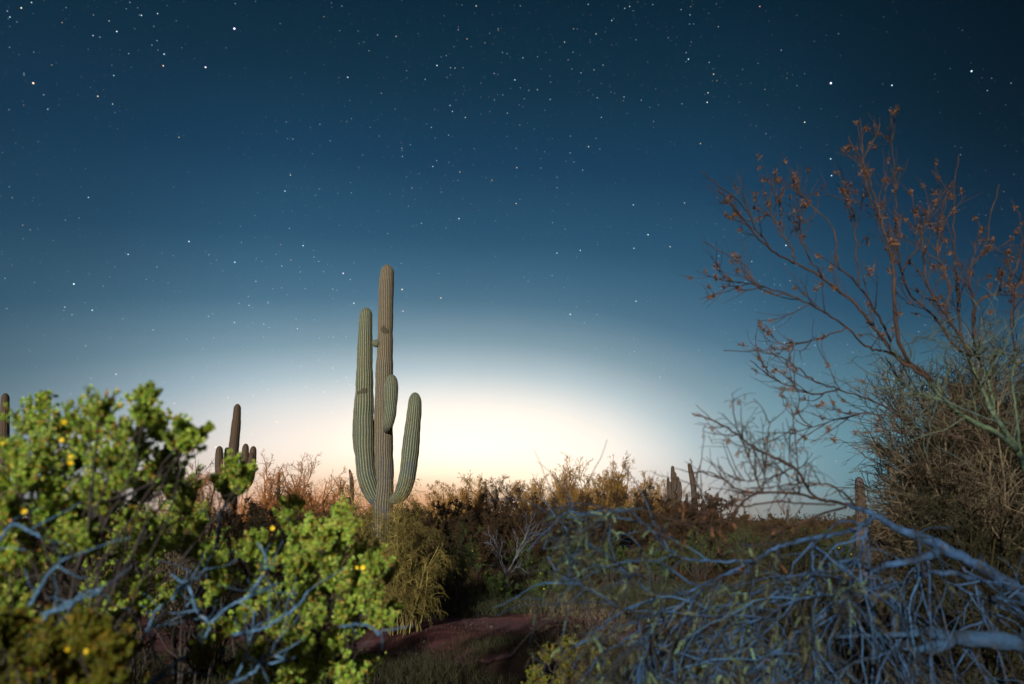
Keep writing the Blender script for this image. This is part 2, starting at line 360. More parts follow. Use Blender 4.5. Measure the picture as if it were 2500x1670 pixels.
def grow(start, d, length, K=6, wob=.15, up=0.0):
    """random-walk curves; start (M,3), d (M,3), length (M,)"""
    start = np.asarray(start, float); d = norm(np.asarray(d, float)); Mn = len(start)
    length = np.broadcast_to(length, (Mn,)); up = np.broadcast_to(up, (Mn,))
    P = np.empty((Mn, K, 3)); P[:, 0] = start; st = (length / (K - 1))[:, None]
    for i in range(1, K):
        d = d + rng.normal(size=(Mn, 3)) * wob; d[:, 2] += up / (K - 1) * 2
        d = norm(d); P[:, i] = P[:, i - 1] + d * st
    return P
def spawn(P, n, t0=.2, t1=1., ang=(25, 60), L=(.3, .6), K=5, wob=.15, up=0., rel=True, bias=None):
    """n children on every curve of P. returns curves, parameter, parent index"""
    Mn, Kn = P.shape[:2]
    idx = np.repeat(np.arange(Mn), n); t = rng.uniform(t0, t1, len(idx))
    f = t * (Kn - 1); i = np.minimum(f.astype(int), Kn - 2); w = (f - i)[:, None]
    p = P[idx, i] * (1 - w) + P[idx, i + 1] * w
    T = norm(P[idx, i + 1] - P[idx, i])
    rnd = norm(np.cross(T, rng.normal(size=T.shape)))
    a = np.radians(rng.uniform(ang[0], ang[1], len(idx)))[:, None]
    d = T * np.cos(a) + rnd * np.sin(a)
    if bias is not None: d = d + np.asarray(bias)
    plen = np.linalg.norm(np.diff(P, axis=1), axis=2).sum(1)[idx]
    ln = rng.uniform(L[0], L[1], len(idx)) * (plen if rel else 1.)
    if rel: ln = ln * (1.15 - .6 * t)
    return grow(p, d, ln, K, wob, up), t, idx
def along(P, t):
    Kn = P.shape[1]; f = t * (Kn - 1); i = np.minimum(f.astype(int), Kn - 2); w = (f - i)[:, None]
    m = np.arange(len(P))
    return P[m, i] * (1 - w) + P[m, i + 1] * w, norm(P[m, i + 1] - P[m, i])
def smooth_line(pts, n=24):
    """Catmull-Rom through pts"""
    pts = np.asarray(pts, float); m = len(pts)
    q = np.vstack([2 * pts[0] - pts[1], pts, 2 * pts[-1] - pts[-2]])
    out = []
    for u in np.linspace(0, m - 1 - 1e-6, n):
        i = int(u); t = u - i; a, b_, c, d = q[i], q[i + 1], q[i + 2], q[i + 3]
        out.append(.5 * ((2 * b_) + (-a + c) * t + (2 * a - 5 * b_ + 4 * c - d) * t * t + (-a + 3 * b_ - 3 * c + d) * t ** 3))
    return np.array(out)
def gz(x, y):
    return .05 * math.sin(x * .9 + 1) * math.cos(y * .7) + .03 * math.sin(x * 2.3 + y * 1.7)
def gzv(x, y):
    return .05 * np.sin(x * .9 + 1) * np.cos(y * .7) + .03 * np.sin(x * 2.3 + y * 1.7)

# ------------------------------------------------------------------ ground and path
def sheet(name, xs, ys, zoff, material, mask=None):
    g = Geo(); XX, YY = np.meshgrid(xs, ys)
    fade = np.clip(1 - (np.hypot(XX, YY) - 60) / 60, 0, 1)
    ZZ = gzv(XX, YY) * fade + zoff
    V = np.stack([XX, YY, ZZ], -1).reshape(-1, 3); nx = len(xs); ny = len(ys)
    i, j = np.meshgrid(np.arange(nx - 1), np.arange(ny - 1)); k = (j * nx + i)
    q = np.stack([k, k + 1, k + nx + 1, k + nx], -1).reshape(-1, 4)
    g.add(V, q, np.zeros(len(V)))
    return tag(g.build(name, material, smooth=True), kind='structure')
ax = np.concatenate([-np.geomspace(600, 21, 18), np.arange(-20, 20.01, .25), np.geomspace(21, 600, 18)])
ay = np.concatenate([-np.geomspace(600, 6, 16), np.arange(-5, 40.01, .25), np.geomspace(41, 600, 18)])
sheet('ground', ax, ay, 0, M['soil'])
# path: a band crossing in front of the shrubs, wavy edges
g = Geo(); xs = np.arange(-9, 9.01, .05); nx = len(xs); rows = 14; ej = rng.normal(size=(2, nx)) * .035
V = np.zeros((rows, nx, 3))
for i, x in enumerate(xs):
    y0 = 8.0 + .22 * math.sin(x * 1.7) + .10 * math.sin(x * 5.1) + .05 * math.sin(x * 13) - .04 * x + .04 * math.sin(x * 31) + ej[0, i]
    y1 = 11.3 + .25 * math.sin(x * 1.1 + 2) + .12 * math.sin(x * 4.3) + .05 * math.sin(x * 11) + .06 * x + .04 * math.sin(x * 27) + ej[1, i]
    for j in range(rows):
        y = y0 + (y1 - y0) * j / (rows - 1)
        V[j, i] = (x, y, gz(x, y) + .012)
i, j = np.meshgrid(np.arange(nx - 1), np.arange(rows - 1)); k = j * nx + i
g.add(V, np.stack([k, k + 1, k + nx + 1, k + nx], -1).reshape(-1, 4), 0)
tag(g.build('dirt_path', M['path'], smooth=True), kind='structure')

# ------------------------------------------------------------------ saguaros
def sag_limb(g, pts, wpx=None, widths=None, ribs=20, n=70, round_top=True, neck=False, amp=.10, ph=0., sides=4):
    """pts world points, widths = diameters (m) at those points"""
    pts = np.asarray(pts, float); line = smooth_line(pts, n)
    u = np.linspace(0, len(pts) - 1, n); wd = np.interp(u, np.arange(len(pts)), widths)
    s = np.concatenate([[0], np.cumsum(np.linalg.norm(np.diff(line, axis=0), axis=1))]); Lt = s[-1]
    # resample densely near the tip for a round cap
    Rt = wd[-1] * .5 * 1.5
    ss = np.concatenate([np.linspace(0, Lt - Rt, n), Lt - Rt + Rt * np.sin(np.linspace(0, math.pi / 2, 12))[1:]])
    line = np.stack([np.interp(ss, s, line[:, c]) for c in range(3)], 1); rad = np.interp(ss, s, wd) * .5
    cap = np.clip((ss - (Lt - Rt)) / Rt, 0, 1); rad = rad * np.sqrt(np.maximum(1 - cap ** 2, 1e-4))
    if neck:
        q = np.clip(ss / (wd[0] * 1.2), 0, 1); rad = rad * (.62 + .38 * q ** .6)
    rad = rad * (1 + .022 * np.sin(ss * 7.3 + 1.4 * np.sin(ss * 2) + ph) + .014 * np.sin(ss * 19 + ph * 2) + .02 * np.sin(ss * 2.6 + ph))
    Kn = len(line); S = ribs * sides
    T = np.gradient(line, axis=0); T = norm(T)
    U = np.empty_like(T); u0 = norm(np.cross(T[0], [0, 1., .05])); U[0] = u0
    for i in range(1, Kn): U[i] = norm(U[i - 1] - T[i] * np.dot(U[i - 1], T[i]))
    B = np.cross(T, U)
    a = np.arange(S) * 2 * math.pi / S
    crest = .5 + .5 * np.cos(a * ribs); crest = crest ** .7
    wv = (.05 * np.sin(ss * 2.1 + ph) + .02 * np.sin(ss * 8.7 + ph * 3))[:, None]                  # ribs waver a little along the stem
    aa = a[None] + wv
    prof = 1 + amp * (crest - .6)
    ring = U[:, None] * np.cos(aa)[..., None] + B[:, None] * np.sin(aa)[..., None]
    V = line[:, None] + ring * (rad[:, None] * prof[None])[..., None]
    k = np.arange(Kn - 1)[:, None] * S; j = np.arange(S)[None]; j2 = (j + 1) % S
    q = np.stack([k + j, k + j2, k + S + j2, k + S + j], -1).reshape(-1, 4)
    vv = np.tile(crest, Kn)
    g.add(V, q, vv)
def limb_px(pts, depth, off=None):
    """pts: (px, py, width px[, depth])"""
    P = []; Wd = []
    for q in pts:
        d = q[3] if len(q) > 3 else depth
        p = at(q[0], q[1], d); P.append(p); Wd.append(q[2] * scale(p))
    return P, Wd

def saguaro(trunk, arms, depth, label, material, group=None, ribs=24, matarms=None, amp=.10, root=None, ph=0):
    P, Wd = limb_px(trunk, depth)
    base = np.array([P[0][0], P[0][1], gz(P[0][0], P[0][1]) - .05])
    rt_ = empty('saguaro', base, label, 'cactus', group)
    if P[0][2] > base[2] + .1:
        P = [base] + P; Wd = [Wd[0]] + Wd
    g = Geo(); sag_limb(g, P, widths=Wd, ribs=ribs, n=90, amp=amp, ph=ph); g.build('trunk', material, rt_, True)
    for i, a_ in enumerate(arms):
        name = 'arm'
        if isinstance(a_, tuple): name, a_ = a_
        P, Wd = limb_px(a_, depth); g = Geo()
        sag_limb(g, P, widths=Wd, ribs=max(8, ribs - 4), n=60, neck=True, amp=amp, ph=i * 1.7 + 1)
        o_ = g.build(name, matarms or material, rt_ if name == 'arm' else first, True)
        if i == 0: first = o_
    return rt_

D = 18
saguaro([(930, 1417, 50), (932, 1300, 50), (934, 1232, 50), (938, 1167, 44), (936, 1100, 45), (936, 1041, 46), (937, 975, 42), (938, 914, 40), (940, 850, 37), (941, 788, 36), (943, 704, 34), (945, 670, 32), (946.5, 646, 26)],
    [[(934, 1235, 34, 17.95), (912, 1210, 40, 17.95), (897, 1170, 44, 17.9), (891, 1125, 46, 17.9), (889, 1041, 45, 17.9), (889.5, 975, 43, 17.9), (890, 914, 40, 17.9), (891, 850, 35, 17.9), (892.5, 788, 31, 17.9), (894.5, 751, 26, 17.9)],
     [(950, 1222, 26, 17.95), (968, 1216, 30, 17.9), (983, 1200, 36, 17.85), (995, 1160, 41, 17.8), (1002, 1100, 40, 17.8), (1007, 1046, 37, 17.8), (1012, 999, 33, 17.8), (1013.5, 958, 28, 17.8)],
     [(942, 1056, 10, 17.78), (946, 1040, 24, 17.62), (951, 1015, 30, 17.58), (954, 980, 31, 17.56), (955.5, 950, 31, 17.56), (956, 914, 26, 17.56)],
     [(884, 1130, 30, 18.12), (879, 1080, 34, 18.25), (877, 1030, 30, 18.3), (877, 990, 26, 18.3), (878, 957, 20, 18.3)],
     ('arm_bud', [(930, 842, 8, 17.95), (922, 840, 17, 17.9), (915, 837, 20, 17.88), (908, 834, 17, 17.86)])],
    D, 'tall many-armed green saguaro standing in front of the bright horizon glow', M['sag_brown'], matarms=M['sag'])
# the multi-armed one to the left
saguaro([(567, 1330, 26), (565, 1200, 26), (568, 1120, 25), (572, 1080, 23), (577, 1030, 20), (580, 986, 15)],
    [[(560, 1190, 18), (545, 1180, 20), (536, 1150, 20), (535, 1120, 20), (536, 1089, 14)],
     [(562, 1170, 12, 30.4), (556, 1150, 14, 30.4), (554, 1120, 14, 30.4), (554, 1092, 10, 30.4)],
     [(575, 1180, 18), (592, 1165, 20), (597, 1130, 20), (600, 1083, 14)],
     [(580, 1190, 18), (605, 1180, 20), (613, 1150, 20), (616, 1120, 20), (619, 1089, 14)],
     [(600, 1190, 14, 29.6), (610, 1165, 16, 29.5), (613, 1130, 15, 29.5), (615, 1106, 10, 29.5)]],
    30, 'brown saguaro with a tall stem and clustered short arms, left of the big one', M['sag_far'], ribs=14, amp=.08)
saguaro([(678, 1260, 8), (680, 1200, 9), (681, 1153, 6)], [], 34, 'short thin saguaro spear among rust shrubs, left of the big cactus', M['sag_far'], ribs=12, ph=2)
saguaro([(858, 1300, 11), (857, 1240, 12), (859, 1200, 11), (858, 1170, 9), (853, 1146, 5)], [], 24, 'slender red-brown saguaro spear with bent tip just left of the big cactus', M['sag_far'], ribs=12)
saguaro([(8, 1180, 24), (10, 1060, 22), (13, 960, 16)], [], 28, 'saguaro stem at the left edge of the photo behind the creosote bush', M['sag_far'], ribs=14)
saguaro([(1646, 1330, 13), (1645, 1200, 13), (1643, 1160, 11), (1642, 1137, 7)],
    [[(1640, 1230, 8), (1633, 1210, 9), (1632, 1190, 8), (1631, 1166, 6)], [(1642, 1225, 8, 44.6), (1636, 1205, 9, 44.6), (1635, 1175, 7, 44.6)],
     [(1650, 1230, 8), (1656, 1210, 9), (1656, 1185, 8), (1655, 1163, 6)], [(1650, 1235, 8), (1660, 1215, 9), (1661, 1195, 8), (1660, 1175, 6)],
     [(1646, 1200, 8, 44.6), (1649, 1180, 9, 44.6), (1648, 1153, 7, 44.6)]],
    45, 'clustered candelabra saguaro with many short upright stems on the right skyline', M['sag_far'], ribs=12)
saguaro([(1700, 1330, 15), (1697, 1240, 15), (1693, 1190, 13), (1688, 1160, 12), (1682, 1131, 8)],
    [[(1697, 1262, 6), (1708, 1260, 8), (1715, 1245, 9), (1716, 1220, 7)], [(1690, 1250, 6), (1679, 1235, 8), (1676, 1205, 6)]],
    42, 'straight saguaro with a curved arm at right, beside the candelabra cluster', M['sag_far'], ribs=14)
saguaro([(2102, 1330, 24), (2102, 1250, 24), (2100, 1200, 22), (2097, 1164, 17)], [], 26, 'plain single-stemmed saguaro behind the fallen blue branches at right', M['sag_far'], ribs=16)
saguaro([(997, 1290, 4), (996.5, 1252, 4)], [], 60, 'tiny far saguaro just right of the big cactus foot', M['sag_far'], ribs=10)
saguaro([(1716, 1310, 4), (1716, 1273, 4)], [], 70, 'tiny far saguaro right of the one with the curved arm', M['sag_far'], ribs=10)
saguaro([(1923, 1310, 7), (1923, 1243, 5)], [], 50, 'small slim far saguaro seen under the arching brown bough', M['sag_far'], ribs=10)

# ------------------------------------------------------------------ creosote bushes
LEAF = .0076
def creosote_clump(stem, twig, leaf, c, r, dens=1.0, dirn=(0, 0, 1), leaf_len=LEAF, squash=1.0):
    c = np.asarray(c, float); dirn = norm(np.asarray(dirn, float))
    n1 = max(6, int(16 * dens)); st = np.repeat((c - dirn * r * .8)[None], n1, 0)
    d = norm(rng.normal(size=(n1, 3)) * .42 + dirn)
    P1 = grow(st, d, rng.uniform(.9, 2.7, n1) * r, 6, .14, .25)
    twig.tubes(P1, .0022, .0009, 3)
    P2, _, _ = spawn(P1, 5, .15, .95, (25, 60), (.16, .38), 4, .12, .25)
    twig.tubes(P2, .0012, .0006, 3)
    for P, m in ((P1, 26), (P2, 15)):
        m = max(3, int(m * dens))
        Pr = np.repeat(P, m, 0); t = rng.uniform(.15, 1.02, len(Pr)).clip(0, 1)
        p, T = along(Pr, t)
        side = norm(np.cross(T, rng.normal(size=T.shape)))
        dd = T * .7 + side
        L = leaf_len * rng.uniform(.7, 1.25, len(p))
        v = np.clip(rng.normal(.42, .22, len(p)), 0, .8); v[rng.random(len(p)) < .10] = 1
        leaf.leaves(p, dd, L, L * .62, v)
        leaf.leaves(p, T * .7 - side, L, L * .62, v)

def flower_mesh():
    g = Geo()
    for k in range(5):
        a = k * 2 * math.pi / 5; d = np.array([math.cos(a), math.sin(a), .25])
        g.leaves(np.zeros((1, 3)), d[None], .012, .010, 0.5, .05, np.array([[0, 0, 1.]]))
    for k in range(6):
        a = k * 1.05; g.tubes(np.array([[[0, 0, 0], [.003 * math.cos(a), .003 * math.sin(a), .006]]]), .0006, .0006, 3)
    return g
_fm = None
def add_flower(parent, p):
    global _fm
    if _fm is None:
        o = flower_mesh().build('flower', M['flower']); _fm = o.data; bpy.data.objects.remove(o)
    o = bpy.data.objects.new('flower', _fm); col.objects.link(o); o.parent = parent
    o.location = tuple(float(q) for q in (np.asarray(p) - np.array(parent.location)))
    o.rotation_euler = (R(random.uniform(50, 100)), R(random.uniform(-20, 20)), R(random.uniform(-40, 40)))
    s_ = random.uniform(.55, .85); o.scale = (s_, s_, s_)

def creosote(base, clumps, label, leafmat, depth, branches=(), flowers=(), fill=0, jit=.18, dens=1., group='creosote bushes'):
    bx, by = base; b0 = np.array([bx, by, gz(bx, by)])
    root = empty('creosote_bush', b0, label, 'bush', group)
    stem, twig, leaf = Geo(), Geo(), Geo(); mains = []
    cs = []
    for q in clumps:
        px, py, rp = q[:3]; dz = (q[3] if len(q) > 3 else depth) + random.uniform(-jit, jit)
        dn = q[4] if len(q) > 4 else (0, 0, 1)
        c = at(px, py, dz); cs.append((c, rp * .85 * scale(c), dn, dens))
    for _ in range(fill):                     # inner and rear clumps that give the bush its depth
        c, r, dn, _d = random.choice(cs[:len(clumps)])
        c2 = c + np.array([random.uniform(-.15, .15), random.uniform(.15, .6), random.uniform(-.28, .02)])
        cs.append((c2, r * .9, dn, dens * .8))
    for c, r, dn, dd in cs:
        creosote_clump(stem, twig, leaf, c, r, dd, dn)
        tip = c - norm(np.array(dn, float)) * r * .7
        near = [m_ for m_ in mains if np.linalg.norm(m_[-1] - tip) < .55]
        if near and len(mains) >= 5:
            mm = min(near, key=lambda q_: np.linalg.norm(q_[-1] - tip)); foot = mm[random.randint(8, 14)]
            mid = foot * .5 + tip * .5 + rng.normal(size=3) * .03 - [0, 0, .02]
            line = smooth_line([foot, mid, tip], 12); line[1:-1] += rng.normal(size=(10, 3)) * .005
            stem.tubes(line, .0038, .0018, 6)
        else:
            foot = b0 + np.array([random.uniform(-.12, .12), random.uniform(-.1, .1), 0])
            mid = foot * .45 + tip * .55 + np.array([random.uniform(-.15, .15), random.uniform(-.1, .2), random.uniform(.0, .12)])
            q1 = foot * .75 + mid * .25 + rng.normal(size=3) * .04
            line = smooth_line([foot, q1, mid, mid * .4 + tip * .6 + rng.normal(size=3) * .03, tip], 18)
            line[1:-1] += rng.normal(size=(16, 3)) * .006
            stem.tubes(line, .008, .0025, 6); mains.append(line)
    for br in branches:
        w0, w1, pts = br; brn = Geo()
        P = np.array([at(p[0], p[1], p[2] if len(p) > 2 else depth - .32) for p in pts])
        sc_ = scale(P[0]); line = smooth_line(P, 8 * len(pts))
        line[1:-1] += rng.normal(size=(len(line) - 2, 3)) * .0015
        kn = 1 + .12 * rng.normal(size=len(line)) * (rng.random(len(line)) < .35)
        brn.tubes_r(line[None], (np.linspace(w0, w1, len(line)) * .4 * sc_ * np.abs(kn))[None], 8)
        tw, _, _ = spawn(line[None], max(3, len(pts)), .15, 1, (35, 75), (.06, .16), 5, .2, .1, rel=False)
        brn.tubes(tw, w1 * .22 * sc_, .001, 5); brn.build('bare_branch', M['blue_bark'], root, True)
    stem.build('stems', M['dark_bark'], root, True)
    twig.build('twigs', M['dark_bark'], root)
    leaf.build('foliage', leafmat, root)
    for f in flowers:
        add_flower(root, at(f[0], f[1], f[2] if len(f) > 2 else depth - .15))
    return root

A_cl = [(78,1035,42,2.5),(98,985,24,2.6),(150,1040,45,2.3),(245,1010,45,2.1,(0,0,1)),(225,1050,50),(362,972,26,2.1),(350,1020,42,2.1),(385,1045,42),(430,1075,40),(300,1060,45),
 (455,1092,24,2.2,(.8,0,.6)),(470,1080,20,2.2,(.8,0,.6)),(484,1068,16,2.2,(.8,0,.6)),(497,1056,12,2.2,(.8,0,.6)),(509,1046,8,2.2,(.8,0,.6)),(48,1110,50),(110,1110,65),(190,1110,60),(270,1120,60),(340,1100,55),(400,1130,55),(60,1170,65),(140,1180,65),(220,1180,60),
 (300,1170,50),(30,1240,65),(110,1240,70),(190,1250,60),(250,1230,50),(420,1190,45,2.6),(350,1200,50,2.6),(180,1320,50),(120,1300,55),(215,1330,35),(250,1270,40,2.5),
 (-75,1120,55),(-60,1200,80),(-80,1330,80),(20,1370,50),(15,1450,50),(30,1530,55),(20,1310,55)]
creosote((-1.25, 2.35), A_cl, 'large bright green creosote bush filling the left edge, with yellow flowers', M['creo_leaf'], 2.2,
    branches=[(11,6,[(60,1560),(120,1500),(170,1470),(235,1450),(250,1435)]), (12,7,[(100,1500),(170,1480),(200,1450),(245,1440)]), (14,8,[(-60,1420),(20,1290),(60,1290),(100,1310)]),
              (14,9,[(70,1480),(95,1440),(120,1400),(165,1360)])],
    flowers=[(155,1031,2.05),(8,1082,2.0),(171,1131,2.0),(172,1115,2.0),(60,1250,2.0),(150,1075,2.02)], fill=20, dens=1.35)
C_cl = [(130,1590,60),(60,1600,60),(200,1570,55),(260,1580,45),(90,1650,65),(180,1650,65),(265,1640,50),(20,1560,50),(-30,1640,70),(300,1600,30),(150,1700,70),(250,1700,60),(40,1720,70),(100,1540,40)]
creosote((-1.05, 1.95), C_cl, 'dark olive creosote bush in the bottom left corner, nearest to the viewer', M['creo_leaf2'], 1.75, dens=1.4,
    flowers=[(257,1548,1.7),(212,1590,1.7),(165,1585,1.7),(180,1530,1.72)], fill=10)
B_cl = [(707,1248,32),(700,1280,34),(831,1255,28,2.8,(.2,0,1)),(825,1290,34),(744,1299,40),(790,1320,40),(629,1335,32),(600,1350,34),(650,1370,36),(707,1363,48),(760,1370,45),(800,1350,40),(850,1310,38),
 (886,1360,38),(915,1390,34),(880,1410,36),(955,1482,17,2.9,(.9,0,.3)),(771,1432,50),(720,1420,45),(820,1420,45),(533,1391,34),(515,1370,28),(487,1350,30),(460,1340,30),(545,1430,30),(657,1460,38),
 (620,1430,30),(900,1478,40),(870,1450,34),(918,1515,32),(950,1520,20),(771,1510,50),(830,1500,45),(817,1575,42),(725,1580,50),(770,1630,48),(690,1540,42),(600,1500,28),(565,1538,26),(630,1600,30),
 (840,1640,38),(700,1650,42),(580,1640,30),(520,1460,26),(500,1560,22),(860,1540,34),(740,1480,40),(750,1690,60),(650,1700,50),(850,1700,50)]
B_br = [(13,9,[(330,1700),(400,1640),(455,1600),(490,1570),(512,1525),(478,1490),(466,1440),(440,1420),(417,1402)]),
 (9,6,[(512,1523),(560,1480),(600,1460),(628,1435),(632,1418)]), (8,6,[(600,1465),(630,1420),(650,1390),(645,1350),(630,1325)]),
 (9,6,[(560,1690),(600,1600),(612,1560),(622,1490)]), (11,6,[(570,1550),(640,1535),(700,1500),(735,1470),(752,1442)]),
 (8,5,[(480,1570),(540,1590)]),(9,6,[(330,1590),(360,1540),(375,1500),(400,1475)]), (7,5,[(365,1530),(415,1525)]), (7,5,[(368,1535),(375,1590),(400,1630)]),
 (10,6,[(420,1465),(440,1430),(480,1410),(505,1385)]), (8,6,[(830,1530),(870,1525),(905,1530),(925,1550)]), (9,6,[(600,1600),(650,1620),(720,1605)]), (12,8,[(560,1670),(620,1640),(650,1600),(700,1610)]),
 (8,6,[(375,1665),(430,1640),(520,1650)])]
creosote((-.72, 2.95), B_cl, 'lime green creosote bush with crooked blue branches in the lower left centre', M['creo_leaf'], 2.65, branches=B_br, dens=1.15,
    flowers=[(886,1385,2.5),(872,1386,2.5),(644,1402,2.48),(585,1678,2.45),(665,1290,2.5)], fill=10, jit=.15)
E_cl = [(560,1165,26),(590,1160,28),(545,1190,26),(580,1195,28),(555,1215,20),(600,1175,22),(530,1180,18),(612,1150,16)]
E_cl2 = [(430,1230,45,3.4),(380,1260,50,3.4),(440,1280,36,3.2),(470,1260,34,3.2),(485,1290,26,3.2),(420,1320,34,3.2),(340,1320,40,3.3),(330,1350,34,3.3),(380,1340,34,3.3),(500,1270,25,3.2),(300,1290,45,3.5),(290,1350,40,3.5),(450,1190,45,3.6),(230,1400,25,3.4),(255,1420,22,3.4),(290,1480,18,3.2),(390,1470,26,3.2),(360,1490,22,3.2),(430,1450,26,3.2)]
creosote((-1.5, 3.5), [(q[0], q[1], q[2], 3.2) for q in E_cl] + E_cl2, 'creosote bush behind the left ones with one tall sprig crossing the brown saguaro', M['creo_leaf'], 3.2,
    branches=[(9,7,[(440,1500,3.3),(500,1420,3.2),(527,1330,3.2),(533,1290,3.2),(538,1255,3.2),(552,1225,3.2)])], fill=5, jit=.1)
G_cl = [(1360,1595,28),(1385,1585,28),(1410,1600,28),(1340,1610,22),(1380,1625,28),(1300,1650,26),(1320,1665,30),(1440,1610,22),(1455,1640,28),(1480,1640,24),(1465,1600,14),(1430,1660,28),(1370,1680,30),(1290,1690,30),(1480,1690,30),(1430,1720,40),(1350,1730,40)]
creosote((.38, 3.85), G_cl, 'small yellow-green creosote sprigs at the bottom centre, under the fallen branches', M['creo_leaf2'], 3.7,
    flowers=[(1463,1640,3.6)], dens=.8, fill=3, jit=.1)

# ------------------------------------------------------------------ mid-distance creosotes, simpler leaves
def midbush(px, top, depth, wpx, label, leafmat, n1=26, leafn=16, ll=.018, nyel=0, name='creosote_bush', cat='bush', group='dark green bushes beyond the path', stemmat=None, spread=.45):
    t = at(px, top, depth); x, y = t[0], t[1]; h = (t[2] - gz(x, y)) * 1.08; w = wpx * .5 * scale(t)
    b0 = np.array([x, y, gz(x, y)])
    root = empty(name, b0, label, cat, group)
    st = np.repeat(b0[None], n1, 0) + rng.normal(size=(n1, 3)) * [.08, .08, 0]
    a = rng.uniform(0, 2 * math.pi, n1); rr_ = rng.uniform(0, 1, n1) ** .6
    tgt = b0 + np.stack([np.cos(a) * rr_ * w, np.sin(a) * rr_ * w * .8, h * (1 - .42 * rr_ ** 1.5) * rng.uniform(.8, 1., n1)], 1)
    L = np.linalg.norm(tgt - st, axis=1)
    P1 = grow(st, tgt - st, L, 8, .07, .05)
    P2, _, _ = spawn(P1, 7, .3, 1, (20, 55), (.2, .4), 6, .12, .15)
    P3, _, _ = spawn(P2, 4, .2, 1, (20, 60), (.25, .5), 4, .12, .1)
    s = Geo(); s.tubes(P1, .008, .003, 5); s.tubes(P2, .004, .0015, 3); s.tubes(P3, .002, .001, 3)
    s.build('stems', stemmat or M['dark_bark'], root)
    lf_ = Geo()
    for P, m in ((P2, leafn // 2), (P3, leafn)):
        Pr = np.repeat(P, m, 0); tt = rng.uniform(.1, 1, len(Pr)); p, T = along(Pr, tt)
        lf_.leaves(p + rng.normal(size=p.shape) * .008, T + rng.normal(size=T.shape) * .8, ll * rng.uniform(.7, 1.3, len(p)), ll * .55)
    lf_.build('foliage', leafmat, root)
    if nyel:
        idx = rng.choice(len(P3), nyel)
        fl = Geo()
        p = P3[idx, -1]
        for k in range(5):
            fl.leaves(p, rng.normal(size=p.shape), .02, .018)
        o = fl.build('blossom', M['flower'], root); o['kind'] = 'stuff'
    return root
mb = [(1122,1300,12.6,95,'upright dark green bush with yellow specks beyond the dirt path'), (1075,1345,12.8,90,'dark bush right behind the yellow broom shrub'),
      (1205,1395,13.2,110,'low green bush dotted yellow in front of the bleached dead tree'), (1285,1330,16.5,120,'green bush just behind and right of the bleached dead tree'),
      (1390,1312,16.8,150,'broad green bush behind the leafy tips of the fallen tree'), (1490,1322,16,120,'green bush between two broad ones, right of centre'),
      (1600,1335,15.5,150,'green bush seen through the fallen tree branches'), (1025,1400,12,80,'low dark bush at the right foot of the yellow broom'), (1340,1390,13.5,110,'low dark green bush right of the dead trunk foot'), (1700,1285,18,150,'dark bush behind the crown of the fallen tree, under the curved-arm saguaro'),
      (1820,1282,17,150,'dark bush behind the fallen tree, in the middle of the low brown skyline'), (1930,1285,16,150,'dark bush behind the fallen tree, under the slim far saguaro'), (2040,1282,16,140,'dark bush left of the single-stemmed saguaro at right')]
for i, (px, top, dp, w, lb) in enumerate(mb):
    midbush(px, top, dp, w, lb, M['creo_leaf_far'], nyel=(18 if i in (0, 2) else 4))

# ------------------------------------------------------------------ broom-like shrubs (leafless fine green twigs)
def broom(px, top, depth, wpx, label, material, n1=30, n2=9, n3=5, wob=.12, droop=0., thick=1., group='twiggy broom shrubs', name='broom_shrub', y=None, asym=0.):
    t = at(px, top, depth); x, yy = t[0], t[1]; h = (t[2] - gz(x, yy)) * 1.12; w = wpx * .5 * scale(t)
    b0 = np.array([x, yy, gz(x, yy)])
    root = empty(name, b0, label, 'shrub', group)
    st = np.repeat(b0[None], n1, 0) + rng.normal(size=(n1, 3)) * [.12, .12, 0]
    a = rng.uniform(0, 2 * math.pi, n1); q = rng.uniform(0, 1, n1) ** .55
    tgt = b0 + np.stack([np.cos(a) * q * w * .8 + asym, np.sin(a) * q * w * .7, h * (.95 - .45 * q ** 2) * rng.uniform(.72, .95, n1)], 1)
    L = np.linalg.norm(tgt - st, axis=1)
    P1 = grow(st, tgt - st, L, 9, .06, .0)
    P2, _, _ = spawn(P1, n2, .25, 1, (15, 50), (.2, .42), 7, wob, .1 - droop)
    P3, _, _ = spawn(P2, n3, .15, 1, (15, 55), (.35, .7), 6, wob, -droop * 1.6)
    P4, _, _ = spawn(P3, 3, .2, 1, (15, 50), (.3, .6), 4, wob, -droop)
    s = Geo(); s.tubes(P1, .012 * thick, .004 * thick, 5); s.tubes(P2, .0045 * thick, .002 * thick, 4)
    s.build('branches', material, root)
    s = Geo(); s.tubes(P3, .0024 * thick, .0014 * thick, 3); s.tubes(P4, .0016 * thick, .001 * thick, 3)
    s.build('twigs', material, root)
    return root
broom(940, 1150, 10.5, 310, 'yellow-olive drooping broom shrub at the foot of the big saguaro', M['broom'], 46, 13, 7, .24, .45, .85)
broom(990, 1250, 9.8, 190, 'lower arching broom shrub in front of the yellow-olive one', M['broom'], 34, 12, 6, .25, .6, .85)
broom(830, 1195, 13, 130, 'olive broom shrub just left of the big saguaro foot', M['broom_green'], 30, 9, 5, .16, .3, 1.4)
broom(715, 1190, 13.5, 140, 'olive broom shrub left of the big saguaro, second from it', M['broom_green'], 30, 9, 5, .16, .3, 1.4)
broom(630, 1235, 12.5, 150, 'low olive broom shrub under the brown many-armed saguaro', M['broom_green'], 28, 9, 5, .16, .3, 1.3)
broom(470, 1120, 11, 170, 'tall twiggy shrub behind the left creosote, beside the brown saguaro', M['broom_brown'], 26, 8, 4, .12, 0, 1.4)
broom(270, 1310, 6, 330, 'dark twiggy shrub seen through the gap in the left creosote', M['broom_green'], 34, 9, 5, .14, .2, 1.0)
broom(520, 1340, 7.5, 260, 'dark twiggy shrub behind the lime green creosote', M['broom_green'], 30, 9, 5, .14, .2, 1.1)
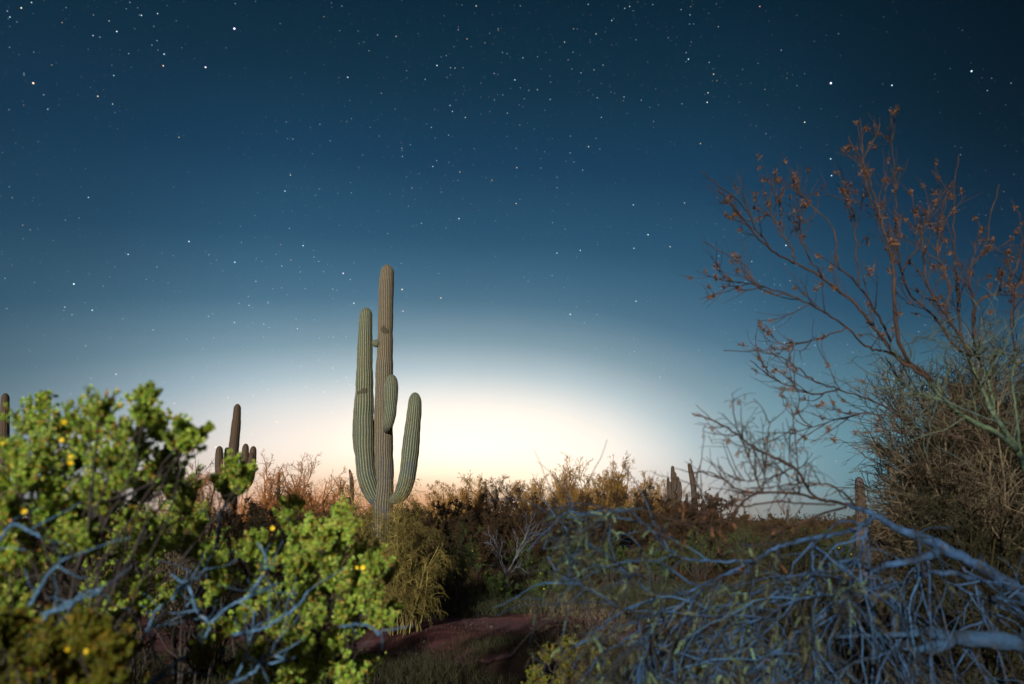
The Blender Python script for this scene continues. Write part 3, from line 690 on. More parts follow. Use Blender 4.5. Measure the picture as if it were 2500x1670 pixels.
broom(700, 1440, 6.6, 330, 'dark low twiggy shrub hidden behind the lime green creosote, by the path', M['broom_green'], 34, 10, 5, .15, .25, 1.0)
broom(-260, 1150, 9, 300, 'twiggy shrub beyond the left edge behind the big creosote', M['broom_green'], 34, 10, 5, .15, .2, 1.2)
broom(-60, 1180, 12, 260, 'twiggy shrub at the left edge behind the big creosote', M['broom_brown'], 30, 10, 5, .15, .2, 1.2)
# the dense brooms on the right
broom(2390, 850, 6.2, 560, 'tall dense green broom shrub behind the pale green trunk at right', M['broom_green'], 130, 14, 7, .10, 0, 1.4)
broom(2262, 880, 5.4, 270, 'tall brown fine-twigged shrub left of the dense green broom', M['broom_brown'], 60, 14, 7, .15, .1, 1.0)
broom(2330, 1190, 5.0, 400, 'low olive broom shrub behind the thick blue trunk at right', M['broom_green'], 90, 12, 6, .14, .25, 1.1)
broom(2480, 900, 5.2, 420, 'dark green broom shrub at the right edge of the photo', M['broom_green'], 50, 11, 6, .12, .1, 1.2)
broom(1930, 1300, 7.5, 380, 'low dark broom shrub behind the middle of the fallen tree', M['broom_green'], 40, 10, 5, .14, .3, 1.1)
broom(2330, 1420, 4.6, 420, 'dark low twig tangle under the thick blue trunk', M['broom_green'], 40, 9, 5, .15, .3, .9)

# ------------------------------------------------------------------ far shrubs and trees on the skyline
def fartree(px, top, depth, wpx, label, tw, lfm, name='palo_verde', cat='tree', group='trees along the far skyline', n1=7, leafn=3, ll=.05, low=.15, thick=1., flat=.5):
    t = at(px, top, depth); x, yy = t[0], t[1]; h = t[2] * 1.1; w = wpx * .5 * scale(t)
    b0 = np.array([x, yy, 0.])
    root = empty(name, b0, label, cat, group)
    a = rng.uniform(0, 2 * math.pi, n1); q = np.linspace(.15, 1, n1) ** .8
    tgt = b0 + np.stack([np.cos(a) * q * w, np.sin(a) * q * w * .7, h * (.95 - flat * q ** 2) * rng.uniform(.75, .95, n1)], 1)
    st = np.repeat(b0[None], n1, 0) + rng.normal(size=(n1, 3)) * [.1, .1, 0]
    P1 = grow(st, tgt - st, np.linalg.norm(tgt - st, axis=1), 9, .13, .1)
    P2, _, _ = spawn(P1, 9, .3, 1, (18, 55), (.22, .42), 7, .14, .2)
    P3, _, _ = spawn(P2, 8, .1, 1, (25, 65), (.28, .5), 6, .16, .08)
    P4, _, _ = spawn(P3, 4, .15, 1, (25, 65), (.35, .65), 4, .15, .05)
    s = Geo(); s.tubes(P1, .05 * thick, .018 * thick, 6); s.tubes(P2, .018 * thick, .008 * thick, 4)
    s.build('trunk', tw, root)
    s = Geo(); s.tubes(P3, .008 * thick, .005 * thick, 3); s.tubes(P4, .006 * thick, .004 * thick, 3)
    if leafn:
        for P, m in ((P3, leafn), (P4, leafn)):
            Pr = np.repeat(P, m, 0); tt = rng.uniform(.1, 1, len(Pr)); p, T = along(Pr, tt)
            s.leaves(p, T + rng.normal(size=T.shape) * .7, ll * rng.uniform(.6, 1.3, len(p)), ll * .35)
    s.build('crown', lfm, root)
    return root
far = [(1075,1200,30,150,'low golden tree right of the big saguaro on the skyline'), (1130,1180,29,130,'golden tree second from the big saguaro on the skyline'),
       (1215,1150,30,140,'golden tree with an open spiky crown left of the skyline centre'), (1305,1148,30,130,'golden tree at the centre of the skyline, before the brightest glow'),
       (1360,1150,29,120,'narrow golden tree just right of the skyline centre'), (1420,1130,28,140,'taller golden tree right of the skyline centre'),
       (1478,1125,28,130,'tallest golden tree of the far row, left of the candelabra saguaro'), (1540,1150,29,140,'golden tree one step left of the candelabra saguaro'),
       (1600,1172,50,140,'golden tree touching the candelabra saguaro')]
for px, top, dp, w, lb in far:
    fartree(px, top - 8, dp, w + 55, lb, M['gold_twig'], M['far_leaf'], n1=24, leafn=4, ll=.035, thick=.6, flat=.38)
rust = [(655,1120,23,110,'rust-coloured shrub with a leaning spray right of the brown saguaro'), (745,1100,24,110,'tallest rust-coloured shrub between the two large saguaros'),
        (812,1130,23,120,'rounded rust-coloured shrub left of the big saguaro'), (890,1190,22,110,'rust-coloured shrub behind the left arm of the big saguaro'),
        (500,1110,24,120,'rust-coloured shrub left of the brown many-armed saguaro'), (700,1185,25,120,'low rust-coloured shrub under the thin saguaro spear'), (610,1190,24,120,'low rust-coloured shrub at the foot of the brown saguaro'),
        (775,1195,26,110,'low rust-coloured shrub between two olive brooms')]
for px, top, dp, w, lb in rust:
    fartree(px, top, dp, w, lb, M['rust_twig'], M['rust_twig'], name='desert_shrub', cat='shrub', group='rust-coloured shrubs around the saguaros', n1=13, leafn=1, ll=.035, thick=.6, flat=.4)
ordn = ['first', 'second', 'third', 'fourth', 'fifth', 'sixth', 'seventh', 'eighth', 'ninth', 'tenth', 'eleventh', 'twelfth', 'thirteenth']
BELT = [w + ' dark thorny shrub, counting rightwards from the big saguaro foot' for w in ordn]
BEH = [w + ' dark thorny shrub from the left edge, behind the creosotes' for w in ordn]
FARR = [w + ' low far shrub, counting rightwards from the saguaro with the curved arm' for w in ordn]
# dark brown belt between the skyline trees and the green bushes
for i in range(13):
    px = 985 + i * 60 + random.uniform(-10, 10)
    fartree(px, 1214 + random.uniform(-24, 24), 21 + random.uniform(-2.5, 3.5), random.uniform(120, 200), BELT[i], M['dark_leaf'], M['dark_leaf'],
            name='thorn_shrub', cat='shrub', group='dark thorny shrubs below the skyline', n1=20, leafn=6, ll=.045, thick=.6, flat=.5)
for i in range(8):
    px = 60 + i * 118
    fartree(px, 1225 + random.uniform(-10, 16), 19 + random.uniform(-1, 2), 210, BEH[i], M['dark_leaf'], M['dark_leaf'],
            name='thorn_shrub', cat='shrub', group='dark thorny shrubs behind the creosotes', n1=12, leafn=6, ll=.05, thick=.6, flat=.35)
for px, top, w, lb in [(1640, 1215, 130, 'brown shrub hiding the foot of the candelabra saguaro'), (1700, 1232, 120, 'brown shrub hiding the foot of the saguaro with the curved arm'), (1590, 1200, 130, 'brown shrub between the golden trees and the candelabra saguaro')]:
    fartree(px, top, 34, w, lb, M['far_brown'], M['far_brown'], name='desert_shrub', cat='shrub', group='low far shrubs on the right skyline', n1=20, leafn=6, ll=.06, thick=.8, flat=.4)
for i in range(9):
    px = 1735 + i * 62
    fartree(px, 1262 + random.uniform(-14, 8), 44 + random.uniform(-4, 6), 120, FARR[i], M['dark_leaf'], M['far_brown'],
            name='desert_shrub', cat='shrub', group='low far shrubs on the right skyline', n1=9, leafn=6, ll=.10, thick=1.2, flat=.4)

# ------------------------------------------------------------------ bleached dead tree by the path
root = empty('dead_tree', at(1237, 1445, 15.0) * [1, 1, 0], 'small bleached dead tree with bare forked limbs beyond the path', 'tree')
g = Geo(); dd_ = 15.0
def LP(pts, depth): return np.array([at(p[0], p[1], p[2] if len(p) > 2 else depth) for p in pts])
bz = LP([(1242,1455),(1238,1425),(1233,1395),(1228,1380)], dd_); bz[0][2] = -.05
g.tubes(smooth_line(bz, 10), 8 * scale(bz[0]), 5 * scale(bz[0]), 8)
lims = []
for w0, w1, pts in [(7,2,[(1232,1400),(1222,1370),(1213,1340),(1205,1318),(1192,1300)]), (9,2,[(1238,1400),(1255,1370),(1268,1340),(1282,1310),(1293,1285),(1297,1270)]),
                    (6,1.5,[(1258,1365),(1280,1330),(1300,1308),(1322,1292)]), (5,1.5,[(1262,1350),(1262,1320),(1255,1295)]), (5,1.5,[(1218,1355),(1200,1330),(1186,1325)]),
                    (5,2,[(1240,1405),(1262,1385),(1282,1395)]), (7,3,[(1234,1400),(1215,1385),(1208,1378)]), (5,1.5,[(1275,1330),(1290,1300),(1312,1282)]), (6,1.5,[(1230,1390),(1222,1350),(1226,1320)])]:
    ln = smooth_line(LP(pts, dd_), 14); ln[1:] += rng.normal(size=(13, 3)) * .008
    g.tubes(ln, w0 * .28 * scale(ln[0]), w1 * .4 * scale(ln[0]), 6); lims.append(ln)
Lm = np.array(lims); t2, _, _ = spawn(Lm, 9, .3, 1, (20, 55), (.2, .45), 6, .14, .3)
g.tubes(t2, .007, .003, 4); t3, _, _ = spawn(t2, 3, .3, 1, (20, 50), (.3, .6), 4, .14, .2); g.tubes(t3, .004, .002, 3)
g.build('trunk', M['dead_grey'], root, True)

# ------------------------------------------------------------------ the half-fallen tree with blue-grey boughs (right foreground)
root = empty('fallen_tree', (3.3, 3.4, 0), 'half-fallen tree with smooth blue-grey boughs sprawling over the lower right', 'tree')
DB = 3.0
def bough(g, w0, w1, pts, depth=DB, sides=8, keep=None, wob=.0025, part='bough', material=None):
    k_ = .68 if part == 'limb' else .8; w0 *= k_; w1 *= k_
    P = LP(pts, depth); ln = smooth_line(P, max(16, 5 * len(pts))); s0 = scale(ln[len(ln) // 2])
    ln[1:-1] += rng.normal(size=(len(ln) - 2, 3)) * wob
    r_ = np.linspace(w0, w1, len(ln)) * .5 * s0 * (1 + .06 * rng.normal(size=len(ln)))
    if g is None:
        g = Geo(); g.tubes_r(ln[None], r_[None], sides); g.build(part, material, root, True)
    else: g.tubes_r(ln[None], r_[None], sides)
    if keep is not None: keep.append(smooth_line(ln, 16))
tr = Geo(); bo = Geo(); keepM = []; keepT = []
trunk = np.array([[3.4, 3.5, -.1], list(at(2640, 1620, 3.45)), list(at(2500, 1455, 3.4)), list(at(2424, 1402, 3.35)), list(at(2348, 1360, 3.3)), list(at(2296, 1338, 3.25)), list(at(2271, 1319, 3.22)),
    list(at(2194, 1292, 3.2)), list(at(2143, 1262, 3.18)), list(at(2110, 1245, 3.17)), list(at(2066, 1231, 3.15))])
ln = smooth_line(trunk, 60); ln[1:-1] += rng.normal(size=(58, 3)) * .003
wr = np.interp(np.linspace(0, 10, 60), range(11), [60, 50, 34, 28, 26, 27, 24, 19, 15, 12, 9]) * .5 * scale(at(2300, 1340, 3.25))
wr = wr * (1 + .07 * rng.normal(size=60)); tr.tubes_r(ln[None], wr[None], 12)
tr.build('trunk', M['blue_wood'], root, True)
keepT.append(smooth_line(ln[20:], 16))
main = [
 (15,6,[(2125,1268,3.18),(2092,1291),(2041,1303),(1990,1313),(1939,1324),(1888,1341),(1837,1370),(1785,1395),(1734,1421),(1658,1451),(1586,1472),(1525,1490),(1469,1530),(1407,1579)]),
 (9,4,[(1837,1370),(1760,1371),(1683,1367),(1653,1354),(1617,1329),(1581,1288),(1530,1237)]),
 (6,3,[(1545,1250),(1520,1247),(1490,1256),(1453,1258),(1420,1256),(1395,1248),(1366,1237)]),
 (7,5,[(1525,1490),(1504,1477),(1463,1451),(1423,1431),(1387,1416),(1356,1390),(1336,1359)]),
 (6,3,[(1580,1440),(1545,1410),(1510,1380),(1470,1345),(1430,1322),(1402,1290)]),
 (5,3,[(1392,1372),(1382,1340),(1386,1300),(1392,1270)]),
 (9,5,[(1760,1408),(1700,1450),(1658,1482),(1607,1528),(1576,1559)]),
 (24,8,[(2300,1345,3.25),(2271,1356),(2220,1370),(2169,1380),(2128,1392),(2092,1418),(2056,1457),(2015,1497),(1964,1538),(1913,1584),(1852,1635),(1820,1690)]),
 (12,5,[(2128,1388),(2066,1370),(2015,1385),(1969,1411),(1939,1446),(1862,1477),(1811,1482),(1750,1518)]),
 (9,6,[(2138,1400),(2164,1446),(2179,1477),(2184,1533),(2199,1584),(2212,1680)]),
 (8,5,[(2118,1405),(2102,1446),(2097,1477),(2107,1508),(2128,1559),(2128,1680)]),
 (10,7,[(2060,1460),(2056,1477),(2036,1528),(2025,1584),(2020,1690)]),
 (7,4,[(1980,1316),(1985,1354),(1987,1405),(2000,1457)]),
 (6,3,[(2230,1288),(2245,1329),(2245,1380),(2248,1420),(2250,1467)]),
 (7,5,[(2138,1252),(2118,1288),(2107,1324),(2095,1370)]),
 (9,6,[(1990,1500),(1978,1560),(1985,1600),(2005,1690)]),
 (16,8,[(2440,1428,3.35),(2322,1400),(2245,1405),(2210,1421),(2169,1431),(2080,1445)]),
 (7,4,[(1586,1584),(1650,1590),(1700,1588),(1760,1572)]), (6,4,[(1560,1520),(1571,1594),(1576,1635),(1607,1652),(1683,1625)]),
 (8,5,[(1900,1440),(1840,1500),(1790,1560),(1750,1640),(1740,1690)]), (8,5,[(1950,1540),(1900,1600),(1880,1690)]), (7,5,[(1850,1480),(1830,1540),(1850,1600),(1900,1690)]),
 (9,6,[(2100,1455),(2000,1455),(1930,1470),(1880,1500),(1810,1530),(1760,1580)]), (7,4,[(2350,1385),(2390,1440),(2400,1500),(2380,1560),(2330,1640)]), (7,4,[(2300,1410),(2370,1450),(2430,1470),(2470,1460)]),
 (7,5,[(1700,1450),(1660,1540),(1640,1600),(1610,1690)]), (6,4,[(1620,1480),(1590,1560),(1560,1640),(1545,1690)]), (6,4,[(2200,1560),(2150,1600),(2080,1620),(2020,1650)]),
]
for w0, w1, pts in main:
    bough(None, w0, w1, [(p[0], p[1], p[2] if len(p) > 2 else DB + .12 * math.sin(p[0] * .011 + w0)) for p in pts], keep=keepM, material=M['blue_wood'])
upper = [  # brown arching tops of the same tree
 (10,5,[(2070,1232,3.15),(2015,1222,3.1),(1983,1207,3.08),(1938,1140,3.0),(1874,1111,3.0),(1823,1079),(1759,1035),(1689,1009)]),
 (9,4,[(2015,1222,3.1),(1950,1206),(1862,1203),(1820,1222),(1795,1255),(1780,1290)]),
 (6,3,[(1862,1203),(1840,1150),(1822,1100),(1800,1050),(1790,1000)]), (5,3,[(1862,1203),(1868,1150),(1874,1080),(1880,1030)]),
 (6,3,[(1862,1203),(1800,1195),(1760,1165),(1715,1150),(1690,1160)]), (5,3,[(1938,1140),(1900,1160),(1850,1172),(1790,1172)]), (5,3,[(1950,1206),(1948,1150),(1940,1060),(1935,1000)]),
 (8,4,[(2066,1238,3.15),(1990,1262),(1930,1285),(1880,1310),(1830,1345)]), (6,4,[(2040,1232),(1960,1230),(1890,1225),(1820,1235),(1740,1225),(1700,1180),(1685,1120)]),
 (7,3,[(2090,1235,3.15),(2040,1190),(1990,1180),(1930,1183),(1880,1192)]), (4,2.5,[(1740,1225),(1720,1260),(1700,1290)]), (5,3,[(1560,1240),(1620,1262),(1700,1290),(1760,1300)])]
up = Geo(); keepU = []
for w0, w1, pts in upper: bough(None, w0, w1, pts, keep=keepU, material=M['brown_twig'])
KM = np.array(keepM); KU = np.array(keepU)
t2, _, _ = spawn(KM, 13, .08, 1, (25, 75), (.15, .55), 9, .15, -.4, rel=False); tw = Geo(); m5, _, _ = spawn(KM, 4, .05, .9, (20, 60), (.35, .9), 12, .13, -.35, rel=False); m5 = m5[~((m5[:, :, 2].max(1) > 1.52) & (m5[:, 0, 0] < 1.6)) & (m5[:, :, 0].min(1) > .12) & (rng.random(len(m5)) < .8)]
for c5 in m5:
    g5 = Geo(); g5.tubes(c5[None], random.uniform(.0025, .0062), .0014, 6); g5.build('side_branch', M['blue_wood'], root, True)
tw.tubes(t2, rng.uniform(.0016, .004, len(t2)), .0011, 5)
t2 = t2[~((t2[:, :, 2].max(1) > 1.54) & (t2[:, 0, 0] < 1.5)) & (t2[:, :, 0].min(1) > .08)]
t3, _, _ = spawn(t2, 3, .2, 1, (30, 70), (.06, .18), 5, .16, -.2, rel=False); tw.tubes(t3, .0016, .0009, 4); tw.build('twigs', M['twig_mix'], root)['kind'] = 'stuff'
u2, _, _ = spawn(KU, 9, .15, 1, (25, 65), (.08, .26), 7, .16, .15, rel=False); up.tubes(u2, .0028, .0012, 4)
u2 = u2[~((u2[:, :, 2].max(1) > 1.62) & (u2[:, 0, 0] < .95))]
u3, _, _ = spawn(u2, 3, .2, 1, (30, 70), (.04, .14), 5, .16, -.5, rel=False); up.tubes(u3, .0016, .0009, 3)
up.build('upper_twigs', M['brown_twig'], root, True)['kind'] = 'stuff'
# feathery leaves: a rib with pairs of leaflets
def feather(g, p, d, L, pairs=9, llen=.0068, lw=.0026, v=None):
    n_ = len(p); ribs = grow(p, d, L, 5, .12, -.5); g.tubes(ribs, .0007, .0005, 3, v=.3)
    t = np.tile(np.linspace(.15, 1, pairs), n_); Pr = np.repeat(ribs, pairs, 0)
    q, T = along(Pr, t); side = norm(np.cross(T, np.repeat(norm(rng.normal(size=(n_, 3)) + [0, -.5, .8]), pairs, 0)))
    vv = np.repeat(np.clip(rng.normal(.5, .25, n_), 0, 1), pairs) if v is None else v
    N_ = np.cross(T, side)
    g.leaves(q, side + T * .5, llen, lw, vv, .05, N_); g.leaves(q, -side + T * .5, llen, lw, vv, .05, N_)
fo = Geo()
allc = np.concatenate([np.array([t2[i] for i in range(len(t2))])])
sel = allc[(allc[:, 0, 0] < 1.35)]                       # the leafy side is the left half of the crown
idx = np.repeat(np.arange(len(sel)), 10); tt = rng.uniform(.2, 1, len(idx)); p, T = along(sel[idx], tt)
feather(fo, p, T * .5 + rng.normal(size=T.shape) * .7, rng.uniform(.035, .075, len(p)))
sel = m5[m5[:, 0, 0] < 1.3]; idx = np.repeat(np.arange(len(sel)), 12); p, T = along(sel[idx], rng.uniform(.15, 1, len(idx)))
feather(fo, p, T * .4 + rng.normal(size=T.shape) * .7, rng.uniform(.035, .07, len(p)), llen=.0085, lw=.003)
K2 = KM[[1, 2, 3, 4, 5]]; idx = np.repeat(np.arange(5), 30); p, T = along(K2[idx], rng.uniform(.05, 1, len(idx)))
feather(fo, p, T * .3 + rng.normal(size=T.shape) * .7, rng.uniform(.035, .07, len(p)))
sel = allc[(allc[:, 0, 0] >= 1.35)]; idx = np.arange(0, len(sel), 2); p, T = along(sel[idx], rng.uniform(.3, 1, len(idx)))
feather(fo, p, T * .5 + rng.normal(size=T.shape) * .7, rng.uniform(.03, .05, len(p)))
fo.build('foliage', M['mesq_leaf'], root)
fo = Geo(); idx = np.arange(0, len(u3), 2); p, T = along(u3[idx], rng.uniform(.4, 1, len(idx)))
feather(fo, p, T * .5 + [0, 0, -.4] + rng.normal(size=T.shape) * .5, rng.uniform(.02, .045, len(p)))
fo.build('withered_leaves', M['dry_leaf'], root)
# low feathery shrubs growing up through the fallen crown
def feathery(px, top, depth, wpx, label, lfm, twm, n1=22, dens=5):
    t = at(px, top, depth); x, y = t[0], t[1]; h = t[2] * 1.05; w = wpx * .5 * scale(t)
    b0 = np.array([x, y, gz(x, y)]); r0 = empty('feathery_shrub', b0, label, 'shrub', 'feathery shrubs under the fallen tree')
    a = rng.uniform(0, 2 * math.pi, n1); q = rng.uniform(0, 1, n1) ** .5
    tgt = b0 + np.stack([np.cos(a) * q * w, np.sin(a) * q * .35, h * (1 - .45 * q ** 2) * rng.uniform(.7, 1, n1)], 1)
    st = np.repeat(b0[None], n1, 0) + rng.normal(size=(n1, 3)) * [.08, .08, 0]
    P1 = grow(st, tgt - st, np.linalg.norm(tgt - st, axis=1), 9, .12, 0)
    P2, _, _ = spawn(P1, 12, .3, 1, (25, 70), (.15, .35), 7, .18, -.2, rel=False); P3, _, _ = spawn(P2, 4, .2, 1, (30, 70), (.08, .2), 5, .18, -.3, rel=False)
    g = Geo(); g.tubes(P1, .006, .0025, 5); g.tubes(P2, .0026, .0012, 4); g.tubes(P3, .0015, .0008, 3); g.build('branches', twm, r0)
    fo = Geo()
    for P, m in ((P2, dens), (P3, max(1, dens // 2))):
        idx = np.repeat(np.arange(len(P)), m); p, T = along(P[idx], rng.uniform(.2, 1, len(idx)))
        feather(fo, p, T * .5 + rng.normal(size=T.shape) * .7, rng.uniform(.03, .065, len(p)), 7)
    fo.build('foliage', lfm, r0)
feathery(1640, 1370, 3.7, 330, 'grey-green feathery shrub under the left half of the fallen tree', M['mesq_leaf'], M['dark_bark'])
feathery(1500, 1500, 3.5, 260, 'low grey-green feathery shrub at the left tips of the fallen tree, by the path', M['mesq_leaf'], M['brown_twig'], 16)
feathery(1820, 1420, 3.9, 340, 'darker feathery shrub under the middle of the fallen tree', M['mesq_leaf'], M['dark_bark'])
feathery(2060, 1520, 3.6, 340, 'dark feathery shrub beneath the steep blue bough', M['mesq_leaf'], M['dark_bark'], 18, 1)
feathery(2400, 1590, 2.8, 360, 'dark leafless tangle of twigs in front of the split log', M['mesq_leaf'], M['dark_bark'], 14, 1)
# split log lying low at the right
lg = empty('split_log', at(2400, 1559, 3.0) * [1, 1, 0], 'thick split blue-grey log with a forked broken end at the bottom right', 'log')
g = Geo(); dl = 3.0
a0 = LP([(2640,1600),(2500,1572),(2420,1562),(2373,1560),(2330,1556),(2296,1556)], dl); g.tubes_r(smooth_line(a0, 24)[None], (np.interp(np.linspace(0, 5, 24), range(6), [46, 44, 40, 38, 34, 30]) * .5 * scale(a0[3]) * (1 + .08 * rng.normal(size=24)))[None], 12)
for w, pts in [([34, 26, 20, 9, 2], [(2310,1555),(2285,1548),(2262,1540),(2235,1541),(2210,1545)]), ([30, 24, 20, 14, 5], [(2320,1560),(2295,1570),(2265,1580),(2235,1587),(2205,1584)]), ([26, 20, 12, 3], [(2320,1566),(2305,1578),(2288,1588),(2270,1600)]), ([14, 12, 10, 8], [(2240,1548),(2170,1550),(2110,1552),(2041,1555)])]:
    P = LP(pts, dl - .02); g.tubes_r(smooth_line(P, 16)[None], (np.interp(np.linspace(0, len(w) - 1, 16), range(len(w)), w) * .5 * scale(P[0]) * (1 + .06 * rng.normal(size=16)))[None], 9)
g.build('log', M['log_wood'], lg, True)

# ------------------------------------------------------------------ the bare tree with a pale green trunk (upper right)
root = empty('bare_tree', (3.7, 4.1, 0), 'bare-twigged tree with pale green limbs reaching up into the sky at right', 'tree')
DU = 3.9
tr = Geo(); keepL = []
for w0, w1, pts in [
 (26,10,[(2700,1900,4.1),(2600,1400,4.05),(2520,1180,4.0),(2472,1088),(2398,1040),(2348,1012),(2294,962),(2258,918)]),
 (18,10,[(2490,1110,3.95),(2452,1049),(2418,999),(2398,949),(2377,903),(2362,865)]),
 (12,7,[(2430,1020),(2420,960),(2400,900),(2385,860),(2380,824)]), (10,6,[(2490,1110,3.95),(2480,1000),(2470,930),(2480,860)]),
 (9,5,[(2300,975),(2250,965),(2215,948),(2190,925)]), (8,5,[(2296,962),(2288,920),(2290,960),(2262,1000)])]:
    bough(tr, w0, w1, pts, DU, 10, keepL)
ta, _, _ = spawn(np.array(keepL), 11, .4, 1, (30, 75), (.15, .5), 7, .16, .1, rel=False); gb = Geo(); gb.tubes(ta, .004, .0015, 5)
tb, _, _ = spawn(ta, 4, .2, 1, (30, 75), (.08, .25), 5, .16, 0, rel=False); gb.tubes(tb, .0022, .001, 4); gb.build('twigs', M['pale_twig'], root)['kind'] = 'stuff'
tr.build('trunk', M['green_bark'], root, True)
lm = Geo(); keepB = []
limbs = [
 (14,4,[(2275,930),(2206,862),(2184,760),(2180,633),(2149,537),(2129,460),(2104,397),(2072,333)]),
 (12,4,[(2268,925),(2193,875),(2142,811),(2085,741),(2015,684),(1944,645),(1887,614),(1842,569),(1791,505),(1753,460)]),
 (9,3,[(2240,901),(2174,862),(2123,850),(2066,799),(2008,760),(1932,722),(1881,716),(1840,690),(1817,645),(1715,588)]),
 (9,3,[(2429,1092),(2333,1066),(2257,1054),(2206,1022),(2142,983),(2046,952),(1983,926),(1932,888),(1874,862),(1766,856)]),
 (10,4,[(2362,868),(2327,837),(2270,760),(2225,722),(2200,665),(2195,600),(2200,520)]),
 (11,4,[(2364,868),(2346,824),(2308,767),(2276,722),(2257,658),(2250,569),(2238,505)]),
 (9,3,[(2364,865),(2346,811),(2340,747),(2333,633),(2327,505),(2340,378)]),
 (10,4,[(2380,826),(2381,747),(2429,716),(2474,671),(2493,607),(2510,540)]), (8,3,[(2378,800),(2378,735),(2365,658),(2404,607),(2416,537),(2440,450)]),
 (7,3,[(2184,640),(2187,560),(2187,473),(2180,378),(2174,288)]), (9,3,[(2175,835),(2155,792),(2097,696),(2046,645),(2034,556),(1951,473),(1932,409)]),
 (7,3,[(1944,645),(1930,600),(1900,560),(1880,500),(1890,430)]), (6,3,[(1887,614),(1850,560),(1810,500),(1740,440),(1712,420)]), (6,3,[(2015,684),(1960,600),(1950,540),(1945,480)]),
 (6,3,[(2097,696),(2090,600),(2085,520),(2060,460)]), (7,3,[(2149,537),(2130,500),(2110,420),(2100,290)]), (6,3,[(2200,665),(2240,600),(2270,520),(2320,450)]),
 (7,3,[(2308,767),(2320,700),(2290,620),(2300,560),(2310,480)]), (6,3,[(2206,1022),(2130,1010),(2060,1020),(1990,1040),(1930,1060)]), (5,2,[(2066,799),(1990,830),(1930,845),(1880,880)]),
 (5,2,[(1932,722),(1860,700),(1800,690),(1760,684)]), (6,3,[(2046,952),(1980,960),(1900,930),(1830,880)]), (7,3,[(2480,860),(2470,790),(2480,720),(2500,660)])]
for w0, w1, pts in limbs: bough(None, w0, w1, [(p[0], p[1], DU + .25 * math.sin(p[0] * .006 + p[1] * .004 + w0)) for p in pts], DU, 7, keepB, .004, 'limb', M['brown_twig'])
KB = np.array(keepB)
s2, _, _ = spawn(KB, 8, .15, .85, (18, 48), (.12, .36), 8, .11, .3, rel=False); lm.tubes(s2, .0034, .0014, 5)
s3, _, _ = spawn(s2, 3, .2, 1, (20, 50), (.06, .2), 6, .12, .3, rel=False); lm.tubes(s3, .0017, .0009, 4)
lm.build('upper_twigs', M['brown_twig'], root, True)['kind'] = 'stuff'
dl_ = Geo()
for P, m in ((s2, 1), (s3, 1)):
    sel = P[rng.random(len(P)) < .42]
    idx = np.repeat(np.arange(len(sel)), 16); base_t = np.repeat(rng.uniform(.5, 1, len(sel)), 16); p, T = along(sel[idx], np.clip(base_t + rng.normal(size=len(idx)) * .04, 0, 1))
    dl_.leaves(p, rng.normal(size=p.shape) + [0, 0, -.3], rng.uniform(.012, .028, len(p)), .008)
dl_.build('dry_leaves', M['dry_leaf'], root)

# ------------------------------------------------------------------ weeds and dry grass
def tufts(name, n, xr, yr, h, material, seed=False, cond=None, label=None, cat='grass', blades=7, wd=.003, leaf=False):
    x = rng.uniform(*xr, n); y = rng.uniform(*yr, n)
    if cond is not None: k = cond(x, y); x, y = x[k], y[k]
    p = np.stack([x, y, gzv(x, y)], 1); p = np.repeat(p, blades, 0) + rng.normal(size=(len(p) * blades, 3)) * [.03, .03, 0]
    d = rng.normal(size=p.shape) * [.45, .45, 0] + [0, 0, 1]
    P = grow(p, d, rng.uniform(h * .4, h, len(p)), 5, .1, -.15)
    g = Geo(); g.tubes(P, wd, wd * .4, 3)
    if leaf:
        idx = np.repeat(np.arange(len(P)), 7); q, T = along(P[idx], rng.uniform(.2, 1, len(idx)))
        g.leaves(q, T * .5 + rng.normal(size=T.shape), .022, .009)
    if seed:
        idx = np.repeat(np.arange(len(P)), 5); q, T = along(P[idx], rng.uniform(.75, 1, len(idx)))
        g.leaves(q, T * .3 + rng.normal(size=T.shape) * .5 + [0, 0, -.9], .022, .006)
    return tag(g.build(name, material), label, cat, None, 'stuff')
def bed(x, y): return (np.sin(x * 1.9 + 1) * np.sin(y * 2.3) + rng.normal(size=len(x)) * .4) > .0
tufts('weeds', 2600, (-5, 6), (11.5, 15.5), .28, M['weed'], cond=lambda x, y: (y > 11.6 + .1 * x), label='grey-green weeds along the far edge of the red path', cat='weeds', leaf=True, wd=.002)
tufts('short_grass', 6500, (-5, 5), (5.6, 8.9), .17, M['grass'], cond=lambda x, y: bed(x, y), label='short dark grass along the near edge of the red path', leaf=False, wd=.0025)
tufts('dry_grass', 420, (-.1, 1.6), (7.0, 12.0), .42, M['straw'], seed=True, cond=lambda x, y: (x > .15 + (y - 7) * .02) & (rng.random(len(x)) < .3 + .3 * x), label='straw-coloured dry oat grass with drooping seed heads beside the red path', blades=3, wd=.0012)
tufts('path_litter', 1500, (-4, 4), (8.2, 11.2), .06, M['straw'], label='bits of dry straw scattered on the red path', cat='litter', blades=1, wd=.0012)
tufts('ground_weeds', 3000, (-9, 9), (15.5, 24), .35, M['dark_leaf'], label='low dark brush covering the ground beneath the far shrubs', cat='brush', leaf=True, wd=.003)
g = Geo(); nb = 2600                        # far brush that closes the horizon: one mass nobody could count
yy = 48 * (260 / 48) ** rng.random(nb); xx = rng.uniform(-1, 1, nb) * yy * .95
rb = rng.uniform(.5, 1.3, nb)
idx = np.repeat(np.arange(nb), 46); c = np.stack([xx, yy, rb * .7], 1)[idx]
off = norm(rng.normal(size=(len(idx), 3))) * (rng.random((len(idx), 1)) ** .5) * rb[idx][:, None] * [1.5, 1.5, .95]
p = c + off; p[:, 2] = np.abs(p[:, 2])
g.leaves(p, rng.normal(size=p.shape) + [0, 0, .6], rng.uniform(.15, .4, len(p)), .12)
tag(g.build('far_brush', M['dark_leaf']), 'low dark desert brush running to the horizon', 'brush', None, 'stuff')
